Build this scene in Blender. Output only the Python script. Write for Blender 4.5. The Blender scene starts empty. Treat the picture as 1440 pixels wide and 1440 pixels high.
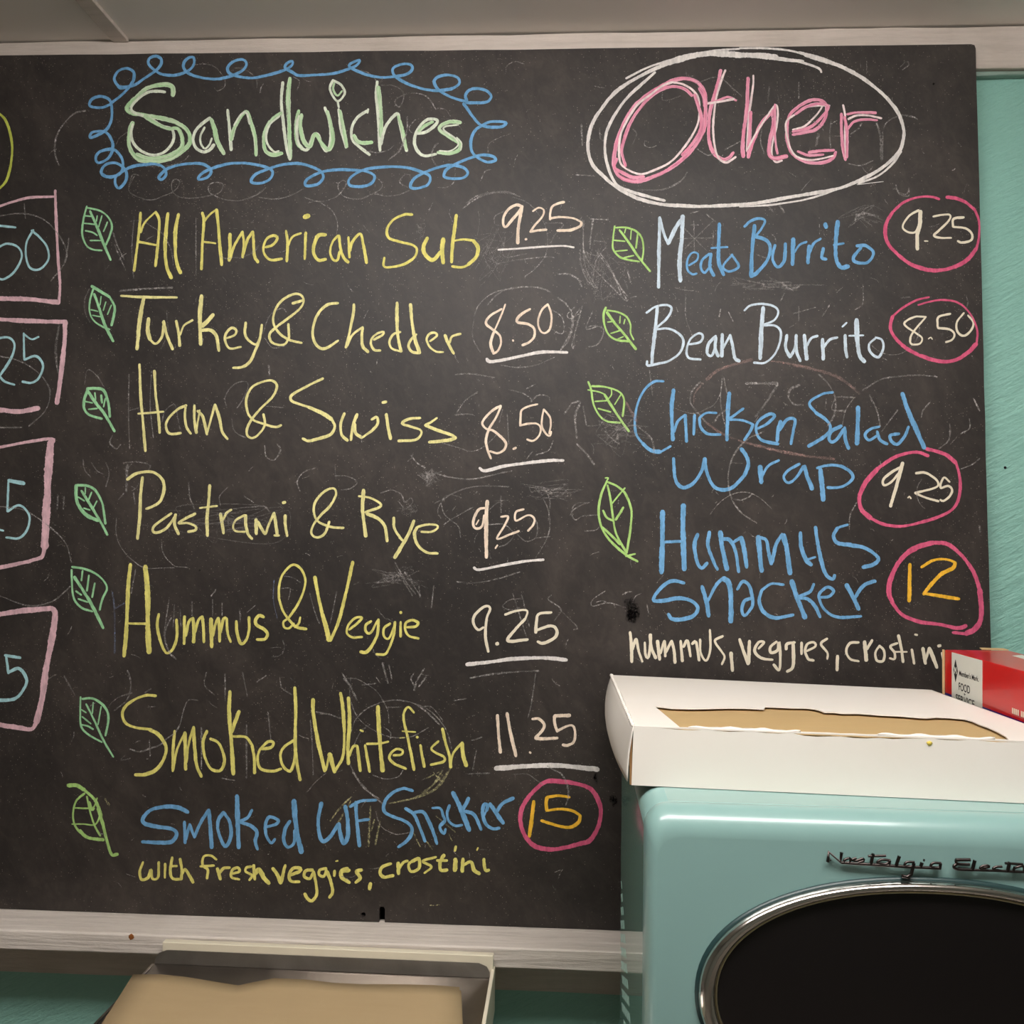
import bpy, bmesh, math, random
from mathutils import Vector, Matrix, Euler
from mathutils.geometry import tessellate_polygon
random.seed(7)
S = bpy.context.scene
COL = S.collection
R = math.radians

# ------------------------------------------------------------------ camera
F = 1250.0                      # focal length for a 1440 px frame
EYE = Vector((0.0, -1.270, 1.60))
YAW, PITCH, ROLL = math.atan(65 / F), math.atan(35 / F), 0.0125
CAM_R = (Matrix.Rotation(YAW, 3, 'Z') @ Matrix.Rotation(math.pi / 2 + PITCH, 3, 'X') @ Matrix.Rotation(ROLL, 3, 'Z'))
cam = bpy.data.cameras.new('camera')
cam.sensor_width = 36; cam.sensor_fit = 'HORIZONTAL'; cam.lens = F / 1440 * 36
cam.clip_start = 0.02
camo = bpy.data.objects.new('camera', cam); COL.objects.link(camo)
camo.matrix_world = Matrix.Translation(EYE) @ CAM_R.to_4x4()
S.camera = camo

# ------------------------------------------------------------------ light and exposure
S.view_settings.view_transform = 'Standard'
S.view_settings.look = 'None'
S.view_settings.gamma = 1.0
S.view_settings.exposure = 0.0
S.view_settings.use_curve_mapping = False
w = bpy.data.worlds.new('world'); S.world = w; w.use_nodes = True
w.node_tree.nodes['Background'].inputs[0].default_value = (0.9, 0.95, 1.0, 1)
w.node_tree.nodes['Background'].inputs[1].default_value = 0.05
LAMP_EMISSION = 19.5
LAMP_COLOUR = (1.0, 0.953, 0.922)
LAMP_AT = (0.0, -0.95)

# ------------------------------------------------------------------ surveying helpers (used to read sizes off the photograph)
def ray(px, py):
    return (CAM_R @ Vector(((px - 720) / F, -(py - 720) / F, -1.0)))
def at_y(px, py, y):
    d = ray(px, py); return EYE + d * ((y - EYE.y) / d.y)
def at_z(px, py, z):
    d = ray(px, py); return EYE + d * ((z - EYE.z) / d.z)
def at_x(px, py, x):
    d = ray(px, py); return EYE + d * ((x - EYE.x) / d.x)
def proj(p):
    q = CAM_R.transposed() @ (Vector(p) - EYE)
    return (720 + F * q.x / -q.z, 720 - F * q.y / -q.z)

# ------------------------------------------------------------------ materials
def srgb(r, g, b):
    f = lambda c: (c / 255 / 12.92) if c / 255 <= 0.04045 else ((c / 255 + 0.055) / 1.055) ** 2.4
    return (f(r), f(g), f(b), 1)
class MatB:
    def __init__(s, name):
        s.m = bpy.data.materials.new(name); s.m.use_nodes = True
        s.t = s.m.node_tree; s.n = s.t.nodes; s.l = s.t.links
        s.b = s.n['Principled BSDF']; s.out = s.n['Material Output']
        s.tc = s.n.new('ShaderNodeTexCoord')
    def node(s, t, **k):
        n = s.n.new(t)
        for a, v in k.items(): setattr(n, a, v)
        return n
    def link(s, a, b): s.l.new(a, b)
    def noise(s, scale, detail=4, rough=0.55, dist=0.0, stretch=None, coord='Object'):
        n = s.node('ShaderNodeTexNoise'); n.inputs['Scale'].default_value = scale
        n.inputs['Detail'].default_value = detail; n.inputs['Roughness'].default_value = rough
        n.inputs['Distortion'].default_value = dist
        src = s.tc.outputs[coord]
        if stretch:
            mp = s.node('ShaderNodeMapping')
            if len(stretch) == 4:
                m0 = s.node('ShaderNodeMapping'); m0.inputs['Rotation'].default_value = (0, stretch[3], 0)
                s.link(src, m0.inputs[0]); src = m0.outputs[0]
            mp.inputs['Scale'].default_value = stretch[:3]
            s.link(src, mp.inputs[0]); src = mp.outputs[0]
        s.link(src, n.inputs['Vector'])
        return n.outputs[0]
    def ramp(s, fac, stops):
        r = s.node('ShaderNodeValToRGB')
        e = r.color_ramp.elements
        while len(e) < len(stops): e.new(0.5)
        for i, (p, c) in enumerate(stops):
            e[i].position = p; e[i].color = c if len(c) == 4 else (*c, 1)
        s.link(fac, r.inputs[0]); return r.outputs[0]
    def mix(s, fac, a, b, mode='MIX'):
        m = s.node('ShaderNodeMix', data_type='RGBA', blend_type=mode)
        for k, v in ((0, fac), (6, a), (7, b)):
            if hasattr(v, 'is_output'): s.link(v, m.inputs[k])
            else: m.inputs[k].default_value = v
        return m.outputs[2]
    def math(s, op, a, b=None, clamp=False):
        m = s.node('ShaderNodeMath', operation=op, use_clamp=clamp)
        for k, v in ((0, a), (1, b)):
            if v is None: continue
            if hasattr(v, 'is_output'): s.link(v, m.inputs[k])
            else: m.inputs[k].default_value = v
        return m.outputs[0]
    def base(s, c):
        if hasattr(c, 'is_output'): s.link(c, s.b.inputs['Base Color'])
        else: s.b.inputs['Base Color'].default_value = c
    def rough(s, v):
        if hasattr(v, 'is_output'): s.link(v, s.b.inputs['Roughness'])
        else: s.b.inputs['Roughness'].default_value = v
    def bump(s, h, strength=0.3, dist=0.001):
        b = s.node('ShaderNodeBump'); b.inputs['Strength'].default_value = strength
        b.inputs['Distance'].default_value = dist
        s.link(h, b.inputs['Height']); s.link(b.outputs[0], s.b.inputs['Normal'])
G = lambda v: (v, v, v, 1)

def m_plain(name, c, rough=0.6, metal=0.0, var=0.06, scale=20, coat=0.0):
    m = MatB(name)
    n = m.noise(scale)
    dark = tuple(x * (1 - var * 2) for x in c[:3]) + (1,)
    m.base(m.mix(n, dark, c)); m.rough(rough)
    m.b.inputs['Metallic'].default_value = metal
    m.b.inputs['Coat Weight'].default_value = coat
    return m.m

def m_board():
    m = MatB('chalkboard_black')
    a = m.noise(2.6, 7, 0.66, 1.1)
    b = m.noise(9, 8, 0.7, 1.6, (1, 1, 0.55, 0.4))
    c = m.noise(70, 6, 0.75, 0.8, (1.0, 1, 0.6, 0.5))
    dust = m.math('MULTIPLY', m.ramp(a, [(0.38, G(0)), (0.72, G(1))]), m.ramp(b, [(0.36, G(0.15)), (0.72, G(1))]))
    dust = m.math('ADD', m.math('MULTIPLY', dust, 0.55), m.math('MULTIPLY', m.ramp(c, [(0.45, G(0)), (0.8, G(1))]), 0.22), True)
    col = m.mix(dust, srgb(40, 36, 34), srgb(97, 87, 80))
    # specks of chalk dust
    v = m.node('ShaderNodeTexVoronoi'); v.inputs['Scale'].default_value = 380
    m.link(m.tc.outputs['Object'], v.inputs['Vector'])
    near = m.math('LESS_THAN', v.outputs['Distance'], 0.20)
    sep = m.node('ShaderNodeSeparateColor'); m.link(v.outputs['Color'], sep.inputs[0])
    patch = m.noise(4.5, 5, 0.7, 0.6)
    thr = m.ramp(patch, [(0.44, G(0.975)), (0.68, G(0.55))])
    few = m.math('GREATER_THAN', sep.outputs[0], thr)
    sp = m.math('MULTIPLY', near, few)
    col = m.mix(m.math('MULTIPLY', sp, 0.62), col, srgb(150, 140, 132))
    m.base(col)
    m.rough(m.math('ADD', m.math('MULTIPLY', b, 0.12), 0.46))
    m.b.inputs['Specular IOR Level'].default_value = 0.42
    m.bump(m.noise(300, 3, 0.6), 0.12, 0.0006)
    return m.m

def m_chalk(name, c, cover=0.72, two=None):
    m = MatB('chalk_' + name)
    uv = m.node('ShaderNodeUVMap')
    sx = m.node('ShaderNodeSeparateXYZ'); m.link(uv.outputs[0], sx.inputs[0])
    across = m.math('ABSOLUTE', m.math('SUBTRACT', m.math('MULTIPLY', sx.outputs[1], 2.0), 1.0))
    edge = m.math('POWER', across, 5.0)
    grain = m.noise(460, 4, 0.70, 0.2)
    clump = m.noise(95, 4, 0.65, 0.6)
    along = m.noise(210, 3, 0.6, 0.2, (1, 1, 0.35))
    # streaks running along the stroke
    mp = m.node('ShaderNodeMapping'); mp.inputs['Scale'].default_value = (2.6, 5.5, 1)
    m.link(uv.outputs[0], mp.inputs[0])
    sn = m.node('ShaderNodeTexNoise'); sn.inputs['Scale'].default_value = 1.0; sn.inputs['Detail'].default_value = 4
    sn.inputs['Roughness'].default_value = 0.62; sn.inputs['Distortion'].default_value = 0.2
    m.link(mp.outputs[0], sn.inputs['Vector']); strk = sn.outputs[0]
    g = m.math('ADD', m.math('ADD', m.math('MULTIPLY', grain, 0.52), m.math('MULTIPLY', clump, 0.26)), m.math('MULTIPLY', strk, 0.22))
    a = m.math('SUBTRACT', m.math('ADD', g, cover - 0.42), m.math('MULTIPLY', edge, 0.42))
    a = m.math('SUBTRACT', a, 0.35)
    a = m.math('MULTIPLY', a, 6.5, True)
    lite = tuple(min(1, x * 1.08 + 0.02) for x in c[:3]) + (1,)
    dk = tuple(x * 0.80 for x in c[:3]) + (1,)
    col = m.mix(m.ramp(along, [(0.34, G(0)), (0.66, G(1))]), dk, lite)
    if two: col = m.mix(m.ramp(strk, [(0.44, G(0)), (0.58, G(1))]), col, two)
    m.base(col)
    m.rough(0.95); m.b.inputs['Specular IOR Level'].default_value = 0.1
    m.link(a, m.b.inputs['Alpha'])
    m.bump(grain, 0.5, 0.0006)
    return m.m

def m_ghost(name, c, amt):
    m = MatB('ghost_' + name)
    g = m.noise(300, 4, 0.7, 0.3); k = m.noise(28, 4, 0.7, 0.5)
    a = m.math('MULTIPLY', m.ramp(g, [(0.38, G(0)), (0.64, G(1))]), m.ramp(k, [(0.32, G(0.25)), (0.66, G(1))]))
    m.base(c); m.rough(0.95); m.b.inputs['Specular IOR Level'].default_value = 0.05
    m.link(m.math('MULTIPLY', a, amt), m.b.inputs['Alpha'])
    return m.m

def m_paint(name, c, c2, wear=0.35, grain=(0.06, 1, 1), rough=0.55):
    """old brushed paint on a board: streaks along the board, chips and grime"""
    m = MatB(name)
    st = m.noise(120, 5, 0.65, 0.3, grain)
    g = m.noise(5, 6, 0.65, 0.8)
    col = m.mix(m.ramp(g, [(0.35, G(0)), (0.75, G(1))]), c, c2)
    col = m.mix(m.math('MULTIPLY', m.ramp(st, [(0.44, G(0)), (0.66, G(1))]), 0.22), col, srgb(150, 138, 126))
    chip = m.noise(55, 6, 0.75, 0.3, (0.35, 1, 1))
    col = m.mix(m.math('MULTIPLY', m.ramp(chip, [(0.70, G(0)), (0.76, G(1))]), wear), col, srgb(112, 98, 84))
    m.base(col); m.rough(rough)
    m.bump(m.math('ADD', st, m.math('MULTIPLY', chip, 0.5)), 0.9, 0.0026)
    return m.m

def m_wall():
    m = MatB('teal_wall_paint')
    st = m.noise(30, 6, 0.62, 0.5, (0.25, 1, 1.5, 0.5))
    fine = m.noise(160, 4, 0.6, 0.4, (0.35, 1, 1.4, 0.52))
    g = m.noise(3, 4, 0.6)
    col = m.mix(g, srgb(142, 194, 180), srgb(154, 206, 192))
    m.base(col); m.rough(0.42)
    m.bump(m.math('ADD', st, m.math('MULTIPLY', fine, 0.6)), 0.75, 0.005)
    return m.m

def m_steel():
    m = MatB('brushed_steel')
    st = m.noise(220, 4, 0.6, 0.0, (1, 0.02, 1))
    sm = m.noise(14, 6, 0.7, 1.2)
    m.base(m.mix(sm, srgb(150, 143, 136), srgb(186, 178, 170)))
    m.b.inputs['Metallic'].default_value = 1.0
    m.rough(m.math('ADD', m.math('MULTIPLY', sm, 0.22), m.math('ADD', m.math('MULTIPLY', st, 0.12), 0.20)))
    m.bump(st, 0.06, 0.0006)
    return m.m

def m_kraft(name='kraft_paper', c=(188, 164, 126), c2=(174, 149, 110)):
    m = MatB(name)
    f = m.noise(90, 5, 0.6, 0.2, (0.15, 1, 1)); g = m.noise(7, 4, 0.6, 0.6)
    m.base(m.mix(m.math('ADD', m.math('MULTIPLY', f, 0.4), m.math('MULTIPLY', g, 0.6)), srgb(*c2), srgb(*c)))
    m.rough(0.75); m.bump(m.noise(18, 3, 0.5, 0.8), 0.25, 0.003)
    return m.m

MAT = {}
CH_COL = dict(green=(172, 216, 158), palegreen=(228, 236, 216), blue=(112, 168, 212), white=(230, 224, 219), pink=(226, 132, 160),
    pinkd=(216, 94, 130), whitepink=(246, 226, 224), mint=(156, 212, 160), lime=(172, 212, 124), yellow=(228, 219, 122),
    paleyellow=(234, 226, 156), peach=(240, 220, 198), cream=(238, 222, 158), orange=(244, 190, 56), iceblue=(206, 222, 234),
    oliveyellow=(196, 204, 88), palepink=(222, 182, 190), aqua=(172, 216, 222))
for k, c in CH_COL.items():
    MAT[k] = m_chalk(k, srgb(*c), 0.655 if k in ('white', 'palepink', 'green') else 0.70,
        {'green': srgb(214, 230, 200), 'pink': srgb(240, 176, 196)}.get(k))
MAT['ghost'] = m_ghost('grey', srgb(206, 200, 196), 0.72)
MAT['ghosty'] = m_ghost('yellow', srgb(204, 198, 150), 0.95)
MAT['ghostb'] = m_ghost('blue', srgb(150, 165, 200), 0.7)
MAT['ghostp'] = m_ghost('rose', srgb(206, 168, 160), 0.62)
MAT['ghostsoft'] = m_ghost('soft_grey', srgb(190, 184, 180), 0.42)
MAT['ghostd'] = m_ghost('dark', srgb(16, 14, 14), 0.9)
MAT['board'] = m_board()
MAT['hole'] = m_plain('hole_black', srgb(10, 9, 9), 0.9)
MAT['trim'] = m_paint('white_trim_paint', srgb(214, 202, 192), srgb(196, 184, 172), 0.5)
MAT['ledge'] = m_paint('ledge_paint', srgb(228, 218, 208), srgb(208, 197, 186), 0.7, (0.05, 1, 1))
MAT['tealstrip'] = m_paint('teal_strip_paint', srgb(146, 172, 160), srgb(132, 160, 150), 0.3)
MAT['ceiling'] = m_plain('ceiling_paint', srgb(238, 231, 224), 0.6, scale=2.5, var=0.03)
MAT['wall'] = m_wall()
MAT['plainwall'] = m_plain('sage_wall_paint', srgb(160, 160, 150), 0.7, scale=3)
MAT['floor'] = m_plain('vinyl_floor', srgb(172, 162, 150), 0.4, scale=6)
MAT['steel'] = m_steel()
MAT['cream'] = m_plain('cream_laminate', srgb(236, 226, 202), 0.45, scale=12, var=0.03)
MAT['kraft'] = m_kraft()
MAT['kraftin'] = m_kraft('kraft_board_inside', (194, 165, 116), (180, 150, 102))
MAT['enamel'] = m_plain('mint_enamel', srgb(138, 174, 169), 0.30, scale=4, var=0.015, coat=0.35)
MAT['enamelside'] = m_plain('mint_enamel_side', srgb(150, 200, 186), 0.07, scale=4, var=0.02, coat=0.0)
MAT['seam'] = m_plain('seam_dark', srgb(70, 105, 98), 0.6)
MAT['mintlight'] = m_plain('mint_slot_lip', srgb(190, 226, 214), 0.35)
MAT['chrome'] = m_plain('chrome', srgb(222, 218, 214), 0.10, 1.0, var=0.01)
MAT['darkchrome'] = m_plain('dark_chrome', srgb(84, 76, 74), 0.28, 1.0, var=0.02)
MAT['gold'] = m_plain('warm_metal', srgb(214, 204, 170), 0.3, 1.0, var=0.01)
MAT['blackglass'] = m_plain('black_glass', srgb(22, 19, 19), 0.16, var=0.02)
MAT['gasket'] = m_plain('gasket_dark_teal', srgb(36, 62, 62), 0.35)
MAT['rubber'] = m_plain('black_rubber', srgb(26, 26, 26), 0.8)
def m_card():
    m = MatB('white_cardboard')
    g = m.noise(6, 5, 0.6, 0.5); f = m.noise(240, 3, 0.6)
    m.base(m.mix(g, srgb(236, 228, 216), srgb(244, 238, 230))); m.rough(0.5)
    m.bump(m.math('ADD', m.math('MULTIPLY', f, 0.3), g), 0.12, 0.002)
    return m.m
MAT['card'] = m_card()
MAT['cardedge'] = m_plain('cut_card_edge', srgb(168, 128, 84), 0.8)
MAT['red'] = m_plain('red_carton', srgb(206, 18, 18), 0.28, var=0.02, coat=0.3)
MAT['navy'] = m_plain('navy_print', srgb(38, 34, 122), 0.35)
MAT['label'] = m_plain('label_white', srgb(226, 226, 214), 0.4, var=0.02)
MAT['print'] = m_plain('print_black', srgb(34, 32, 32), 0.5)
MAT['printwhite'] = m_plain('print_white', srgb(240, 214, 190), 0.4)
MAT['cardtan'] = m_plain('carton_tan', srgb(214, 180, 130), 0.7)
MAT['crumb'] = m_plain('crumb', srgb(226, 200, 90), 0.8)
MAT['rust'] = m_plain('rust', srgb(150, 88, 34), 0.9, scale=300)
MAT['lampframe'] = m_plain('lamp_housing', srgb(235, 235, 235), 0.5)
def m_emit():
    m = MatB('lamp_diffuser')
    m.b.inputs['Emission Color'].default_value = (*LAMP_COLOUR, 1)
    m.b.inputs['Emission Strength'].default_value = LAMP_EMISSION
    return m.m
MAT['lamp'] = m_emit()

# ------------------------------------------------------------------ object helpers
def thing(name, label, cat, loc=(0, 0, 0), group=None):
    o = bpy.data.objects.new(name, None); COL.objects.link(o); o.location = loc
    o.empty_display_size = 0.05
    o['label'] = label; o['category'] = cat
    if group: o['group'] = group
    return o
def tag(o, label=None, cat=None, group=None, kind=None):
    for k, v in (('label', label), ('category', cat), ('group', group), ('kind', kind)):
        if v: o[k] = v
    return o
def link_mesh(name, me, mat, parent=None, smooth=False):
    o = bpy.data.objects.new(name, me); COL.objects.link(o)
    for mm in (mat if isinstance(mat, (list, tuple)) else [mat]): me.materials.append(MAT[mm])
    if smooth:
        for p in me.polygons: p.use_smooth = True
    if parent:
        o.parent = parent
        base = Matrix.Translation(parent.location) if parent.parent is None else None
        q = parent; off = Vector((0, 0, 0))
        while q: off += q.location; q = q.parent
        o.location = -off
    return o
def from_bm(name, bm, mat, parent=None, smooth=False, bevel=0.0, seg=2):
    me = bpy.data.meshes.new(name); bm.to_mesh(me); bm.free()
    o = link_mesh(name, me, mat, parent, smooth)
    if bevel:
        b = o.modifiers.new('bevel', 'BEVEL'); b.width = bevel; b.segments = seg; b.limit_method = 'ANGLE'
        b.harden_normals = False
        for p in me.polygons: p.use_smooth = True
        o.modifiers.new('wn', 'WEIGHTED_NORMAL').keep_sharp = True
    return o
def bm_box(bm, lo, hi, mi=0):
    vs = [bm.verts.new((x, y, z)) for x in (lo[0], hi[0]) for y in (lo[1], hi[1]) for z in (lo[2], hi[2])]
    for f in ((0, 1, 3, 2), (4, 6, 7, 5), (0, 4, 5, 1), (2, 3, 7, 6), (0, 2, 6, 4), (1, 5, 7, 3)):
        bm.faces.new([vs[i] for i in f]).material_index = mi
def box(name, lo, hi, mat, parent=None, bevel=0.0):
    bm = bmesh.new(); bm_box(bm, lo, hi); bmesh.ops.recalc_face_normals(bm, faces=bm.faces)
    return from_bm(name, bm, mat, parent, bevel=bevel)
def hexa(name, bot, top, mat, parent=None, bevel=0.0):
    """solid between two quads"""
    bm = bmesh.new(); b = [bm.verts.new(p) for p in bot]; t = [bm.verts.new(p) for p in top]
    n = len(b); bm.faces.new(b[::-1]); bm.faces.new(t)
    for i in range(n): bm.faces.new((b[i], b[(i + 1) % n], t[(i + 1) % n], t[i]))
    bmesh.ops.recalc_face_normals(bm, faces=bm.faces)
    return from_bm(name, bm, mat, parent, bevel=bevel)
def plate(name, loops, offset, mat, parent=None):
    """flat sheet with holes: loops of 3-D points (outer first), thickened by offset vector"""
    idx = tessellate_polygon(loops)
    pts = [Vector(p) for lp in loops for p in lp]
    bm = bmesh.new(); off = Vector(offset)
    a = [bm.verts.new(p) for p in pts]; b = [bm.verts.new(p + off) for p in pts]
    for t in idx:
        bm.faces.new([a[i] for i in t]); bm.faces.new([b[i] for i in reversed(t)])
    k = 0
    for lp in loops:
        n = len(lp)
        for i in range(n):
            i0, i1 = k + i, k + (i + 1) % n
            try: bm.faces.new((a[i0], a[i1], b[i1], b[i0]))
            except ValueError: pass
        k += n
    bmesh.ops.recalc_face_normals(bm, faces=bm.faces)
    return from_bm(name, bm, mat, parent)
def tube(name, pts, r, mat, parent=None, cyclic=False, n=8):
    cu = bpy.data.curves.new(name, 'CURVE'); cu.dimensions = '3D'; cu.bevel_depth = r; cu.bevel_resolution = 2
    cu.use_fill_caps = True
    for pl in pts:
        sp = cu.splines.new('POLY'); sp.points.add(len(pl) - 1)
        for i, p in enumerate(pl): sp.points[i].co = (*p, 1)
        sp.use_cyclic_u = cyclic
    tmp = bpy.data.objects.new('tmp', cu)
    me = bpy.data.meshes.new_from_object(tmp); me.name = name
    bpy.data.objects.remove(tmp)
    return link_mesh(name, me, mat, parent, True)
def catmull(P, step):
    out = []
    n = len(P)
    for i in range(n - 1):
        p0 = P[i - 1] if i else P[0] * 2 - P[1]
        p3 = P[i + 2] if i + 2 < n else P[-1] * 2 - P[-2]
        p1, p2 = P[i], P[i + 1]
        k = max(1, int((p2 - p1).length / step))
        for j in range(k):
            t = j / k
            out.append(0.5 * ((2 * p1) + (p2 - p0) * t + (2 * p0 - 5 * p1 + 4 * p2 - p3) * t * t + (3 * p1 - p0 - 3 * p2 + p3) * t ** 3))
    out.append(P[-1]); return out
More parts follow.
